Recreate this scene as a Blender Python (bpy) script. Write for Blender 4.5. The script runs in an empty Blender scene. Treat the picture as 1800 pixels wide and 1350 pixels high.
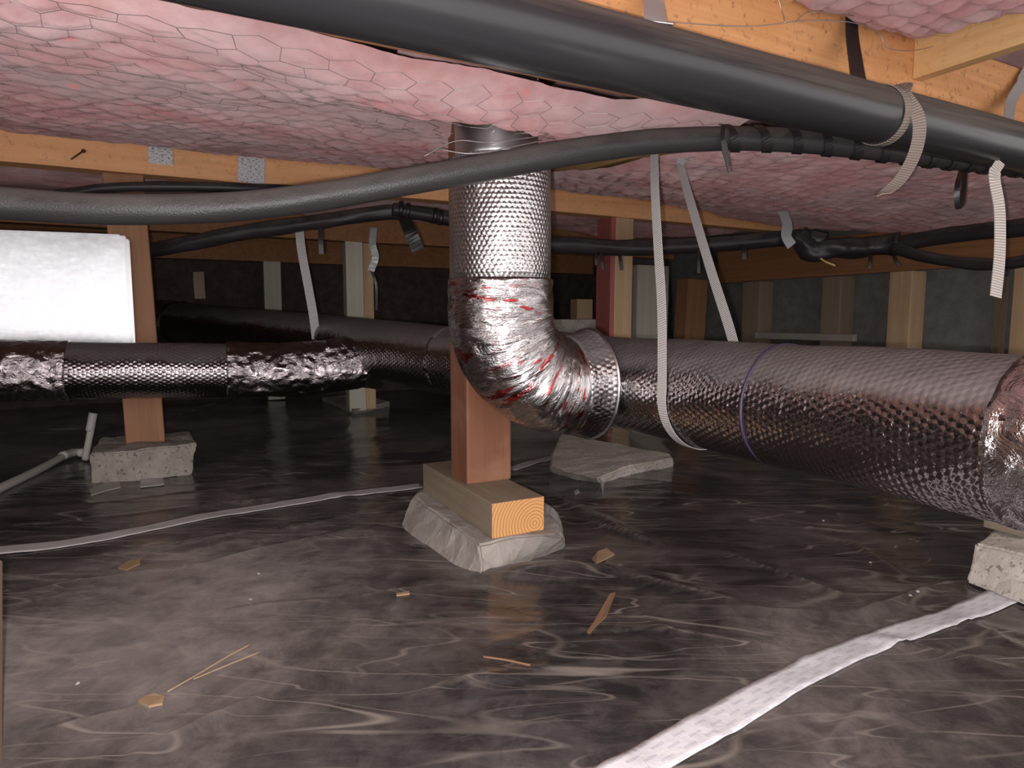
import bpy, bmesh, math, random
import numpy as np
from mathutils import Vector, Matrix, noise
random.seed(7); rng = np.random.RandomState(7)
S = bpy.context.scene
C = S.collection

# ------------------------------------------------------------------ camera, light, exposure
F = 1130.0; CZ = 0.6
PITCH = math.atan(114 / F)
cam_d = bpy.data.cameras.new('camera'); cam = bpy.data.objects.new('camera', cam_d); C.objects.link(cam)
cam_d.sensor_fit = 'HORIZONTAL'; cam_d.sensor_width = 36; cam_d.lens = F / 1800 * 36
cam_d.clip_start = 0.02
cam.location = (0, 0, CZ); cam.rotation_euler = (math.pi / 2 - PITCH, 0, 0)
S.camera = cam
w = bpy.data.worlds.new('world'); S.world = w; w.use_nodes = True
w.node_tree.nodes['Background'].inputs[0].default_value = (1.0, 0.94, 0.94, 1)
w.node_tree.nodes['Background'].inputs[1].default_value = 1.9  # even ambient fill added through the open front to lift shadows
fl = bpy.data.lights.new('phone_flash', 'POINT'); fl.energy = 60; fl.color = (1.0, 0.95, 0.965); fl.shadow_soft_size = 0.006
flo = bpy.data.objects.new('phone_flash', fl); C.objects.link(flo); flo.location = (-0.022, -0.005, CZ - 0.012)
S.view_settings.view_transform = 'Standard'; S.view_settings.look = 'None'
S.view_settings.gamma = 1; S.view_settings.use_curve_mapping = False; S.view_settings.exposure = 0.0

# ------------------------------------------------------------------ frames and points
TH = math.atan(590 / F * math.cos(PITCH))
EB = Vector((math.cos(TH), math.sin(TH), 0)); ED = Vector((-math.sin(TH), math.cos(TH), 0))   # girder and duct directions
def W(b, d, z): return Vector((b * EB.x + d * ED.x, b * EB.y + d * ED.y, z))
CP, SP = math.cos(PITCH), math.sin(PITCH)
def ray(px, py):
    x = (px - 900) / F; y = (675 - py) / F
    return Vector((x, CP + y * SP, -SP + y * CP))
O = Vector((0, 0, CZ))
def at(px, py, Y): r = ray(px, py); return O + r * (Y / r.y)
def atz(px, py, z): r = ray(px, py); return O + r * ((z - CZ) / r.z)
def atd(px, py, d): r = ray(px, py); return O + r * (d / r.dot(ED))

# ------------------------------------------------------------------ numpy value noise
_P = np.random.RandomState(3).rand(256, 256)
def vn(x, y, s=0):
    x = np.asarray(x, float) + s * 17.3; y = np.asarray(y, float) + s * 9.7
    xi = np.floor(x).astype(int); yi = np.floor(y).astype(int); fx = x - xi; fy = y - yi
    fx = fx * fx * fx * (fx * (fx * 6 - 15) + 10); fy = fy * fy * fy * (fy * (fy * 6 - 15) + 10)
    a = _P[xi & 255, yi & 255]; b = _P[(xi + 1) & 255, yi & 255]; c = _P[xi & 255, (yi + 1) & 255]; d = _P[(xi + 1) & 255, (yi + 1) & 255]
    return (a * (1 - fx) + b * fx) * (1 - fy) + (c * (1 - fx) + d * fx) * fy
def fbm(x, y, s=0, o=4):
    t = 0; a = .5
    for k in range(o): t = t + a * vn(np.asarray(x) * 2 ** k, np.asarray(y) * 2 ** k, s + k); a *= .5
    return t
def ridge(x, y, s, p=6): return np.clip(1 - np.abs(vn(x, y, s) * 2 - 1) * 1.0, 0, 1) ** p

# ------------------------------------------------------------------ materials
def nd(nt, t, **k):
    n = nt.nodes.new(t)
    for a, v in k.items():
        if a.startswith('i_'): n.inputs[a[2:].replace('_', ' ')].default_value = v
        else: setattr(n, a, v)
    return n
def mat(name, col, rough=.6, metal=0.0, spec=.5):
    m = bpy.data.materials.new(name); m.use_nodes = True
    b = m.node_tree.nodes['Principled BSDF']
    b.inputs['Base Color'].default_value = (*col, 1); b.inputs['Roughness'].default_value = rough
    b.inputs['Metallic'].default_value = metal; b.inputs['Specular IOR Level'].default_value = spec
    return m, m.node_tree, b
def ramp(nt, src, stops):
    r = nd(nt, 'ShaderNodeValToRGB'); e = r.color_ramp.elements
    while len(e) < len(stops): e.new(.5)
    for q, (p, c) in zip(e, stops): q.position = p; q.color = (*c, 1) if len(c) == 3 else c
    nt.links.new(src, r.inputs[0]); return r
def coords(nt, which, scale=(1, 1, 1), rot=(0, 0, 0)):
    t = nd(nt, 'ShaderNodeTexCoord'); mp = nd(nt, 'ShaderNodeMapping')
    mp.inputs['Scale'].default_value = scale; mp.inputs['Rotation'].default_value = rot
    nt.links.new(t.outputs[which], mp.inputs[0]); return mp.outputs[0]
def noise_tex(nt, vec, scale, detail=4, rough=.55, dist=0):
    n = nd(nt, 'ShaderNodeTexNoise'); n.inputs['Scale'].default_value = scale; n.inputs['Detail'].default_value = detail
    n.inputs['Roughness'].default_value = rough; n.inputs['Distortion'].default_value = dist
    nt.links.new(vec, n.inputs['Vector']); return n.outputs['Fac']
def bump(nt, bs, h, strength=.5, dist=.01):
    b = nd(nt, 'ShaderNodeBump'); b.inputs['Strength'].default_value = strength; b.inputs['Distance'].default_value = dist
    nt.links.new(h, b.inputs['Height']); nt.links.new(b.outputs[0], bs.inputs['Normal']); return b
def mixc(nt, fac, a, b):
    m = nd(nt, 'ShaderNodeMix', data_type='RGBA')
    if hasattr(fac, 'links'): nt.links.new(fac, m.inputs[0])
    else: m.inputs[0].default_value = fac
    for i, v in ((6, a), (7, b)):
        if hasattr(v, 'links'): nt.links.new(v, m.inputs[i])
        else: m.inputs[i].default_value = (*v, 1)
    return m.outputs[2]
def math_n(nt, op, a, b=None):
    m = nd(nt, 'ShaderNodeMath', operation=op)
    for i, v in enumerate((a, b)):
        if v is None: continue
        if hasattr(v, 'links'): nt.links.new(v, m.inputs[i])
        else: m.inputs[i].default_value = v
    return m.outputs[0]

def wood(name, light, dark, axis='x', rough=.65, stain=None, specks=0.0):
    m, nt, b = mat(name, light, rough, 0, .3)
    sc = [26, 26, 26]; sc['xyz'.index(axis)] = 1.1
    v = coords(nt, 'Object', sc)
    n1 = noise_tex(nt, v, 1.0, 5, .6, .7)
    v2 = coords(nt, 'Object', [s * 4 for s in sc])
    n2 = noise_tex(nt, v2, 1.0, 3, .6)
    r = ramp(nt, n1, [(.28, dark), (.5, tuple((a * .6 + c * .4) for a, c in zip(light, dark))), (.66, light)])
    r2 = ramp(nt, n2, [(.3, tuple(c * .82 for c in light)), (.65, light)])
    col = mixc(nt, .35, r.outputs[0], r2.outputs[0])
    v3 = coords(nt, 'Object'); n3 = noise_tex(nt, v3, 5.0, 4, .6)
    if stain: 
        k = ramp(nt, n3, [(.48, (0, 0, 0)), (.68, (1, 1, 1))]); col = mixc(nt, k.outputs[0], col, stain)
    if specks:
        n4 = noise_tex(nt, coords(nt, 'Object', [1, 1, 1]), 55, 3, .7); k = ramp(nt, n4, [(.56, (0, 0, 0)), (.7, (specks, specks, specks))])
        col = mixc(nt, k.outputs[0], col, (.09, .05, .03))
    nt.links.new(col, b.inputs['Base Color'])
    bump(nt, b, n1, .25, .004)
    return m
M = {}
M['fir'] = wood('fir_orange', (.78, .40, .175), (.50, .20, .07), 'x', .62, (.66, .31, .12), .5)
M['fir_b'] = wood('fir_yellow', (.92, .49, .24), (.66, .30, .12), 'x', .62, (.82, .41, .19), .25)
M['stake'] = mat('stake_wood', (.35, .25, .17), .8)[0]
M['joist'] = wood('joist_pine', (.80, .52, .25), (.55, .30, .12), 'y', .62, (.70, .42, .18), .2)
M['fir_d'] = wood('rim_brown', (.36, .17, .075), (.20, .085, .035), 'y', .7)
M['post_red'] = wood('post_redbrown', (.25, .108, .062), (.155, .06, .032), 'z', .5, (.28, .145, .085))
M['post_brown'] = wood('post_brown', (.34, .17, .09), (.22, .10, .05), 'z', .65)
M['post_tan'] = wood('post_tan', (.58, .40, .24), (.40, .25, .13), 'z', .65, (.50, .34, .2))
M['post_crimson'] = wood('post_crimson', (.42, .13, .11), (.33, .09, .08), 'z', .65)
M['post_pale'] = wood('post_pale', (.60, .56, .46), (.45, .41, .32), 'z', .65)
M['post_dim'] = wood('post_dim', (.30, .23, .16), (.22, .165, .11), 'z', .7)
M['sill'] = wood('sill_weathered', (.30, .24, .17), (.17, .13, .09), 'y', .75, (.22, .17, .12))
def endgrain():
    m, nt, b = mat('end_grain', (.7, .4, .18), .7, 0, .25)
    v = coords(nt, 'Object'); sx = nd(nt, 'ShaderNodeSeparateXYZ'); nt.links.new(v, sx.inputs[0])
    cx = math_n(nt, 'SUBTRACT', sx.outputs[0], .045); cz = math_n(nt, 'SUBTRACT', sx.outputs[2], .022)
    d = math_n(nt, 'SQRT', math_n(nt, 'ADD', math_n(nt, 'MULTIPLY', cx, cx), math_n(nt, 'MULTIPLY', cz, cz)))
    n = noise_tex(nt, v, 18, 2); d = math_n(nt, 'ADD', d, math_n(nt, 'MULTIPLY', n, .009))
    s = math_n(nt, 'SINE', math_n(nt, 'MULTIPLY', d, 760.0))
    r = ramp(nt, s, [(.0, (.66, .35, .14)), (.55, (.66, .35, .14)), (.95, (.40, .165, .055))])
    nt.links.new(r.outputs[0], b.inputs['Base Color']); return m
M['endgrain'] = endgrain()
def concrete(name, c1, c2, pit=True):
    m, nt, b = mat(name, c1, .9, 0, .2); v = coords(nt, 'Object')
    n = noise_tex(nt, v, 14, 6, .65); r = ramp(nt, n, [(.3, c2), (.62, c1)]); col = r.outputs[0]
    h = noise_tex(nt, v, 60, 5, .7)
    if pit:
        n2 = noise_tex(nt, v, 75, 3, .6); k = ramp(nt, n2, [(.58, (0, 0, 0)), (.66, (.75, .75, .75))]); col = mixc(nt, k.outputs[0], col, tuple(c * .35 for c in c2))
    nt.links.new(col, b.inputs['Base Color']); bump(nt, b, h, .6, .006); return m
M['conc'] = concrete('concrete_grey', (.36, .325, .285), (.25, .22, .19))
M['conc_l'] = concrete('concrete_light', (.62, .56, .50), (.48, .43, .37))
M['conc_s'] = concrete('concrete_smooth', (.38, .345, .31), (.29, .26, .23), False)
M['conc_w'] = concrete('concrete_wall', (.26, .25, .235), (.17, .165, .155), False)
M['dirt'] = concrete('earth_back', (.09, .065, .055), (.05, .038, .032), False)

def poly():
    m, nt, b = mat('black_poly', (.018, .016, .016), .2, 0, .5)
    b.inputs['Diffuse Roughness'].default_value = 1.0
    v = coords(nt, 'Object')
    n = noise_tex(nt, v, 1.7, 7, .6, .3)
    hz = nd(nt, 'ShaderNodeAttribute', attribute_name='dust')
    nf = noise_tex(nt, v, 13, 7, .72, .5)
    f = math_n(nt, 'ADD', math_n(nt, 'SUBTRACT', math_n(nt, 'ADD', math_n(nt, 'MULTIPLY', n, 1.3), math_n(nt, 'MULTIPLY', nf, .75)), .55), math_n(nt, 'MULTIPLY', hz.outputs['Fac'], .24))  # painted haze joins the random dust tone
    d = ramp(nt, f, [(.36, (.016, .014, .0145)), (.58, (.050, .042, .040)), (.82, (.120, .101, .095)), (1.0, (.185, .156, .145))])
    n2 = noise_tex(nt, coords(nt, 'Object', (2, 7, 1), (0, 0, -.35)), 2.0, 7, .7, .8)
    k = ramp(nt, n2, [(.45, (0, 0, 0)), (.80, (.5, .5, .5))])
    col = mixc(nt, k.outputs[0], d.outputs[0], (.11, .092, .084))
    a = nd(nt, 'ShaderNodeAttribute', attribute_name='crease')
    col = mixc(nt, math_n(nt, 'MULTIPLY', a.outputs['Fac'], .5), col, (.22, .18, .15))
    hl = None
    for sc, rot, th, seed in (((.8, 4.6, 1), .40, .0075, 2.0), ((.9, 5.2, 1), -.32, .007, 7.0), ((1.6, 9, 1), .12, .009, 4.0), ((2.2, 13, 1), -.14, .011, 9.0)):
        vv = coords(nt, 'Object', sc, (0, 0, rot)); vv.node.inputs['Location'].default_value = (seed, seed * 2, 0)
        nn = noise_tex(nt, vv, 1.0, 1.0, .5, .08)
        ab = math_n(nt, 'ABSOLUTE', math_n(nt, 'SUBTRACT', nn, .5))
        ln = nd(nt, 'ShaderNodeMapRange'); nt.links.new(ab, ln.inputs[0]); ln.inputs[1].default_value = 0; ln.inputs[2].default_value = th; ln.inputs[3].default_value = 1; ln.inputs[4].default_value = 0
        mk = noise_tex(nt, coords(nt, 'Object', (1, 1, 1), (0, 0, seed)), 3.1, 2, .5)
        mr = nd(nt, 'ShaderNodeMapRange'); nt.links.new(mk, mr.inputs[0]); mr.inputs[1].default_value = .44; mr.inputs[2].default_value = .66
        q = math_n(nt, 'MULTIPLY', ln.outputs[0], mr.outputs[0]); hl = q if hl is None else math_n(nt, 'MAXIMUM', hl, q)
    col = mixc(nt, math_n(nt, 'MULTIPLY', hl, .5), col, (.27, .225, .19))  # thin pale lines: ridge glints put into the colour
    nt.links.new(col, b.inputs['Base Color'])
    r = nd(nt, 'ShaderNodeMapRange'); nt.links.new(n, r.inputs[0]); r.inputs[1].default_value = .35; r.inputs[2].default_value = .75
    r.inputs[3].default_value = .09; r.inputs[4].default_value = .26; nt.links.new(r.outputs[0], b.inputs['Roughness'])
    h = noise_tex(nt, coords(nt, 'Object', (1, 2.2, 1), (0, 0, .3)), 22, 5, .6, .5)
    h = math_n(nt, 'ADD', math_n(nt, 'MULTIPLY', h, .35), math_n(nt, 'MULTIPLY', hl, .18))
    bump(nt, b, h, .30, .012)
    return m
M['poly'] = poly()

def foil(name, base, rough, pitch, strength, wr=.3):
    m, nt, b = mat(name, base, rough, 1.0)
    t = nd(nt, 'ShaderNodeTexCoord'); sx = nd(nt, 'ShaderNodeSeparateXYZ'); nt.links.new(t.outputs['UV'], sx.inputs[0])
    u = math_n(nt, 'DIVIDE', sx.outputs[0], pitch); vv = math_n(nt, 'DIVIDE', sx.outputs[1], pitch)
    k = 2 * math.pi
    # three-wave hexagonal lattice of bubbles
    a = math_n(nt, 'COSINE', math_n(nt, 'MULTIPLY', u, k))
    p2 = math_n(nt, 'ADD', math_n(nt, 'MULTIPLY', u, -.5 * k), math_n(nt, 'MULTIPLY', vv, .866 * k))
    p3 = math_n(nt, 'ADD', math_n(nt, 'MULTIPLY', u, -.5 * k), math_n(nt, 'MULTIPLY', vv, -.866 * k))
    h = math_n(nt, 'ADD', math_n(nt, 'ADD', a, math_n(nt, 'COSINE', p2)), math_n(nt, 'COSINE', p3))
    h = math_n(nt, 'POWER', math_n(nt, 'MAXIMUM', math_n(nt, 'DIVIDE', math_n(nt, 'ADD', h, 1.5), 4.5), 0.0), .7)
    mp = nd(nt, 'ShaderNodeMapping'); nt.links.new(t.outputs['UV'], mp.inputs[0]); 
    n = noise_tex(nt, mp.outputs[0], 9, 5, .6, .6)
    b1 = nd(nt, 'ShaderNodeBump'); b1.inputs['Strength'].default_value = wr; b1.inputs['Distance'].default_value = .03; nt.links.new(n, b1.inputs['Height'])
    b2 = nd(nt, 'ShaderNodeBump'); b2.inputs['Strength'].default_value = strength; b2.inputs['Distance'].default_value = pitch * .35
    nt.links.new(h, b2.inputs['Height']); nt.links.new(b1.outputs[0], b2.inputs['Normal']); nt.links.new(b2.outputs[0], b.inputs['Normal'])
    d = ramp(nt, noise_tex(nt, mp.outputs[0], 4, 4, .6), [(.35, base), (.7, tuple(c * .78 for c in base))])
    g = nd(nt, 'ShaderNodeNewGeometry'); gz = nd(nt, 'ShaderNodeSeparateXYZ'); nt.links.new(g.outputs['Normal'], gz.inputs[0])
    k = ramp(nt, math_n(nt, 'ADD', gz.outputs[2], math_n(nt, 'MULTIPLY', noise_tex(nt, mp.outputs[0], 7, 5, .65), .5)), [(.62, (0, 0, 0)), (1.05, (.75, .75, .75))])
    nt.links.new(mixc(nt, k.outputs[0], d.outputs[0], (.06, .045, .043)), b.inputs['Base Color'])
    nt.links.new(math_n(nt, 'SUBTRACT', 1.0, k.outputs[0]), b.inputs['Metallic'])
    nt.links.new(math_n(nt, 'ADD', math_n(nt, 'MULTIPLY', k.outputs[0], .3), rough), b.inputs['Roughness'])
    return m
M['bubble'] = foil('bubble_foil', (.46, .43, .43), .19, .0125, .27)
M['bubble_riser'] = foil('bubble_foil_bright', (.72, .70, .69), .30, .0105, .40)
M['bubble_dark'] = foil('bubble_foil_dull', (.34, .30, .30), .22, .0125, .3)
def crinkle(name, base, rough, sc, strength, red=False, aniso=(1, 1, 1)):
    m, nt, b = mat(name, base, rough, 1.0)
    t = nd(nt, 'ShaderNodeTexCoord'); mp = nd(nt, 'ShaderNodeMapping'); mp.inputs['Scale'].default_value = aniso
    nt.links.new(t.outputs['UV'], mp.inputs[0])
    vo = nd(nt, 'ShaderNodeTexVoronoi', feature='DISTANCE_TO_EDGE'); vo.inputs['Scale'].default_value = sc; nt.links.new(mp.outputs[0], vo.inputs['Vector'])
    n = noise_tex(nt, mp.outputs[0], sc * 1.2, 5, .65, 1.2)
    h = math_n(nt, 'ADD', math_n(nt, 'MULTIPLY', vo.outputs['Distance'], .8), n)
    bump(nt, b, h, strength, .02)
    if red:
        n2 = noise_tex(nt, mp.outputs[0], 26, 2, .5); k = ramp(nt, n2, [(.57, (0, 0, 0)), (.60, (.9, .9, .9))])
        n3 = noise_tex(nt, mp.outputs[0], 6, 1, .5); k3 = ramp(nt, n3, [(.47, (0, 0, 0)), (.55, (1, 1, 1))])
        f = math_n(nt, 'MULTIPLY', k.outputs[0], k3.outputs[0])
        nt.links.new(mixc(nt, f, base, (.55, .03, .03)), b.inputs['Base Color'])
    return m
M['crinkle'] = crinkle('foil_tape', (.70, .68, .68), .17, 16, .40)
M['crinkle_red'] = crinkle('printed_foil_tape', (.62, .60, .60), .15, 16, .42, True, (2.6, .55, 1))
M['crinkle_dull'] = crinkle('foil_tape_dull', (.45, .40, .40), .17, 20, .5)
def galv():
    m, nt, b = mat('galvanized', (.72, .73, .75), .32, 1.0)
    v = coords(nt, 'Object'); vo = nd(nt, 'ShaderNodeTexVoronoi'); vo.inputs['Scale'].default_value = 60; nt.links.new(v, vo.inputs['Vector'])
    n = noise_tex(nt, coords(nt, 'Object', (1, 1, 8)), 14, 4)
    r = nd(nt, 'ShaderNodeMapRange'); nt.links.new(n, r.inputs[0]); r.inputs[3].default_value = .22; r.inputs[4].default_value = .34
    nt.links.new(r.outputs[0], b.inputs['Roughness'])
    c = ramp(nt, vo.outputs['Distance'], [(.0, (.74, .75, .77)), (1, (.64, .65, .67))]); nt.links.new(c.outputs[0], b.inputs['Base Color'])
    bump(nt, b, noise_tex(nt, v, 5, 3), .12, .02); return m
M['galv'] = galv()
M['metal'] = mat('bare_metal', (.62, .62, .62), .3, 1.0)[0]
def dusty(name, base, dust, rough, thr, spec=.5, scale=(1, 1, 1), rbump=0):
    m, nt, b = mat(name, base, rough, 0, spec)
    g = nd(nt, 'ShaderNodeNewGeometry'); sx = nd(nt, 'ShaderNodeSeparateXYZ'); nt.links.new(g.outputs['Normal'], sx.inputs[0])
    v = coords(nt, 'UV', scale); n = noise_tex(nt, v, 9, 6, .7, .3)
    s = math_n(nt, 'ADD', math_n(nt, 'MULTIPLY', sx.outputs[2], .5), math_n(nt, 'MULTIPLY', n, 1.2))
    k = ramp(nt, s, [(thr, (0, 0, 0)), (thr + .35, (.8, .8, .8))])
    nt.links.new(mixc(nt, k.outputs[0], base, dust), b.inputs['Base Color'])
    rr = nd(nt, 'ShaderNodeMapRange'); nt.links.new(k.outputs[0], rr.inputs[0]); rr.inputs[3].default_value = rough; rr.inputs[4].default_value = .85
    nt.links.new(rr.outputs[0], b.inputs['Roughness'])
    if rbump: bump(nt, b, noise_tex(nt, coords(nt, 'UV'), 260, 2), rbump, .003)
    return m
M['abs'] = dusty('black_abs', (.025, .024, .026), (.125, .098, .08), .27, .56, .5, (.12, 2.2, 1))
M['foam'] = dusty('black_foam', (.032, .028, .029), (.085, .070, .063), .46, .55, .45, (.6, 1, 1), .35)
M['wrap'] = dusty('black_wrap', (.028, .022, .024), (.085, .065, .06), .45, .72, .4)
M['black'] = mat('black_nylon', (.016, .014, .015), .4)[0]
def webbing(name, base, dark, pitch, dustc=None):
    m, nt, b = mat(name, base, .6, 0, .35)
    t = nd(nt, 'ShaderNodeTexCoord'); sx = nd(nt, 'ShaderNodeSeparateXYZ'); nt.links.new(t.outputs['UV'], sx.inputs[0])
    s = math_n(nt, 'SINE', math_n(nt, 'MULTIPLY', sx.outputs[0], 2 * math.pi / pitch))
    r = ramp(nt, s, [(.0, dark), (.75, base)]); col = r.outputs[0]
    if dustc:
        n = noise_tex(nt, t.outputs['UV'], 30, 4, .6); k = ramp(nt, n, [(.42, (0, 0, 0)), (.62, (.8, .8, .8))]); col = mixc(nt, k.outputs[0], col, dustc)
    nt.links.new(col, b.inputs['Base Color']); bump(nt, b, s, .4, .002); return m
M['web_grey'] = webbing('grey_webbing', (.52, .50, .48), (.47, .45, .43), .006)
M['web_white'] = webbing('ribbed_white_webbing', (.72, .67, .62), (.40, .36, .33), .0065)
M['web_brown'] = webbing('dusty_webbing', (.30, .25, .215), (.21, .175, .15), .006, (.24, .19, .16))
M['wire'] = mat('galvanized_wire', (.55, .50, .48), .4, .8)[0]
def insul():
    m, nt, b = mat('pink_fibreglass', (.72, .42, .42), .95, 0, .08)
    b.inputs['Diffuse Roughness'].default_value = 1.0; b.inputs['Sheen Weight'].default_value = .08; b.inputs['Sheen Roughness'].default_value = .6; b.inputs['Sheen Tint'].default_value = (1, .8, .78, 1)
    v = coords(nt, 'Object')
    n = noise_tex(nt, v, 4, 5, .6, .3); n2 = noise_tex(nt, v, 17, 4, .6)
    r = ramp(nt, n, [(.32, (.36, .165, .165)), (.48, (.46, .235, .228)), (.64, (.60, .44, .43))])
    r2 = ramp(nt, n2, [(.36, (.36, .17, .17)), (.6, (.52, .32, .31))])
    col = mixc(nt, .4, r.outputs[0], r2.outputs[0])
    n3 = noise_tex(nt, v, 2.2, 5, .6); k = ramp(nt, n3, [(.46, (0, 0, 0)), (.64, (.75, .75, .75))])
    col = mixc(nt, k.outputs[0], col, (.34, .25, .245))
    n4 = noise_tex(nt, coords(nt, 'Object', (1, 1, .3)), 11, 1, .5); k = ramp(nt, n4, [(.74, (0, 0, 0)), (.80, (.6, .6, .6))]); col = mixc(nt, k.outputs[0], col, (.75, .18, .16))
    nt.links.new(col, b.inputs['Base Color'])
    bump(nt, b, noise_tex(nt, v, 60, 5, .7, .8), .35, .008)
    return m
M['insul'] = insul()
def tape_print():
    m, nt, b = mat('printed_seam_tape', (.72, .72, .74), .42, 0, .4)
    t = nd(nt, 'ShaderNodeTexCoord'); sx = nd(nt, 'ShaderNodeSeparateXYZ'); nt.links.new(t.outputs['UV'], sx.inputs[0])
    u, v = sx.outputs[0], sx.outputs[1]
    rows = math_n(nt, 'GREATER_THAN', math_n(nt, 'SINE', math_n(nt, 'MULTIPLY', v, 2 * math.pi / .0125)), .25)
    row_i = math_n(nt, 'FLOOR', math_n(nt, 'DIVIDE', v, .0125))
    sh = math_n(nt, 'ADD', u, math_n(nt, 'MULTIPLY', row_i, .021))
    words = math_n(nt, 'GREATER_THAN', math_n(nt, 'SINE', math_n(nt, 'MULTIPLY', sh, 2 * math.pi / .048)), -.1)
    letters = math_n(nt, 'GREATER_THAN', math_n(nt, 'SINE', math_n(nt, 'MULTIPLY', sh, 2 * math.pi / .0042)), -.35)
    f = math_n(nt, 'MULTIPLY', math_n(nt, 'MULTIPLY', rows, words), math_n(nt, 'MULTIPLY', letters, .7))
    nt.links.new(mixc(nt, f, (.70, .69, .71), (.42, .43, .50)), b.inputs['Base Color'])
    bump(nt, b, noise_tex(nt, t.outputs['UV'], 40, 4, .6, .5), .3, .006); return m
M['tape'] = tape_print()
M['tape_far'] = mat('seam_tape', (.50, .47, .46), .5)[0]
def silver_print():
    m, nt, b = mat('printed_silver_tape', (.55, .55, .56), .4, .35)
    v = coords(nt, 'UV', (60, 24, 1)); n = noise_tex(nt, v, 4, 3, .6)
    k = ramp(nt, n, [(.54, (0, 0, 0)), (.6, (.8, .8, .8))]); nt.links.new(mixc(nt, k.outputs[0], (.72, .72, .74), (.09, .09, .095)), b.inputs['Base Color']); return m
M['silver_print'] = silver_print()
M['silver'] = mat('silver_strap', (.50, .50, .51), .4, .25)[0]
M['pvc'] = mat('white_pvc', (.52, .49, .45), .45)[0]
M['tan'] = mat('tan_wood_chip', (.34, .23, .13), .85)[0]
M['brown'] = mat('brown_splinter', (.22, .12, .06), .85)[0]
M['scrap'] = mat('pale_scrap', (.38, .36, .34), .7)[0]
M['purple'] = mat('purple_marker', (.045, .028, .07), .5)[0]
M['nail'] = mat('rusty_nail', (.12, .06, .045), .6, .6)[0]
M['yellow'] = mat('yellow_tie', (.55, .38, .12), .5)[0]

# ------------------------------------------------------------------ object helpers
def tag(o, label, cat, group=None, kind=None):
    if label: o['label'] = label
    if cat: o['category'] = cat
    if group: o['group'] = group
    if kind: o['kind'] = kind
    return o
def empty(name, loc, label, cat, group=None):
    o = bpy.data.objects.new(name, None); C.objects.link(o); o.location = loc; o.empty_display_size = .05
    return tag(o, label, cat, group)
def link(name, me, mats, parent=None, loc=None, rotz=0, smooth=False):
    if not isinstance(mats, (list, tuple)): mats = [mats]
    for m_ in mats: me.materials.append(M[m_])
    if smooth:
        for p in me.polygons: p.use_smooth = True
    o = bpy.data.objects.new(name, me); C.objects.link(o)
    if loc is not None: o.location = loc
    o.rotation_euler = (0, 0, rotz)
    if parent is not None:
        o.parent = parent; o.matrix_parent_inverse = Matrix.Translation(parent.location).inverted()
    return o
def mesh_pd(name, vs, fs, uvs=None, origin=None):
    me = bpy.data.meshes.new(name)
    vs = np.asarray([tuple(v) for v in vs], float)
    if origin is not None: vs = vs - np.array(tuple(origin))
    me.from_pydata(vs.tolist(), [], fs); 
    if uvs is not None:
        l = me.uv_layers.new(name='UVMap'); 
        flat = [c for f in uvs for uv in f for c in uv]; l.data.foreach_set('uv', flat)
    me.update(); return me
def base_of(pts):
    a = np.array([tuple(p) for p in pts]); return Vector(((a[:, 0].min() + a[:, 0].max()) / 2, (a[:, 1].min() + a[:, 1].max()) / 2, a[:, 2].min()))
def box(name, b0, b1, d0, d1, z0, z1, m, parent=None, bev=.004, tilt=None):
    """a timber in the girder / duct frame, origin at its base centre"""
    bm = bmesh.new(); bmesh.ops.create_cube(bm, size=1)
    sx, sy, sz = b1 - b0, d1 - d0, z1 - z0
    for v in bm.verts: v.co = Vector((v.co.x * sx, v.co.y * sy, (v.co.z + .5) * sz))
    if bev: bmesh.ops.bevel(bm, geom=bm.edges[:], offset=bev, segments=2, profile=.6, affect='EDGES')
    if max(sx, sy, sz) > 1: # slightly bowed, sawn edges
        for k, L in enumerate((sx, sy, sz)):
            if L > 1:
                es = [e for e in bm.edges if abs((e.verts[0].co - e.verts[1].co)[k]) > .8 * L]
                bmesh.ops.subdivide_edges(bm, edges=es, cuts=max(2, int(L / .25)))
        for v in bm.verts:
            n = noise.noise_vector(v.co * 2.3 + Vector((b0, d0, z0)) * 5); v.co += n * .0025
    me = bpy.data.meshes.new(name); bm.to_mesh(me); bm.free()
    o = link(name, me, m, parent, W((b0 + b1) / 2, (d0 + d1) / 2, z0), TH)
    if tilt: o.rotation_euler = (tilt[0], tilt[1], TH)
    return o
def catmull(P, n=8, extra=None):
    P = [Vector(p) for p in P]; out = []
    Q = [P[0] * 2 - P[1]] + P + [P[-1] * 2 - P[-2]]
    for i in range(1, len(Q) - 2):
        for k in range(n):
            t = k / n; a, b, c, d = Q[i - 1], Q[i], Q[i + 1], Q[i + 2]
            out.append(.5 * ((2 * b) + (c - a) * t + (2 * a - 5 * b + 4 * c - d) * t * t + (3 * b - a - 3 * c + d) * t ** 3))
    return out + [P[-1]]
def resample(P, step):
    P = [Vector(p) for p in P]; L = [0]
    for a, b in zip(P, P[1:]): L.append(L[-1] + (b - a).length)
    n = max(2, int(L[-1] / step)); out = []; j = 0
    for i in range(n + 1):
        s = L[-1] * i / n
        while j < len(L) - 2 and L[j + 1] < s: j += 1
        t = (s - L[j]) / max(1e-9, L[j + 1] - L[j]); out.append(P[j].lerp(P[j + 1], min(1, t)))
    return out
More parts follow.
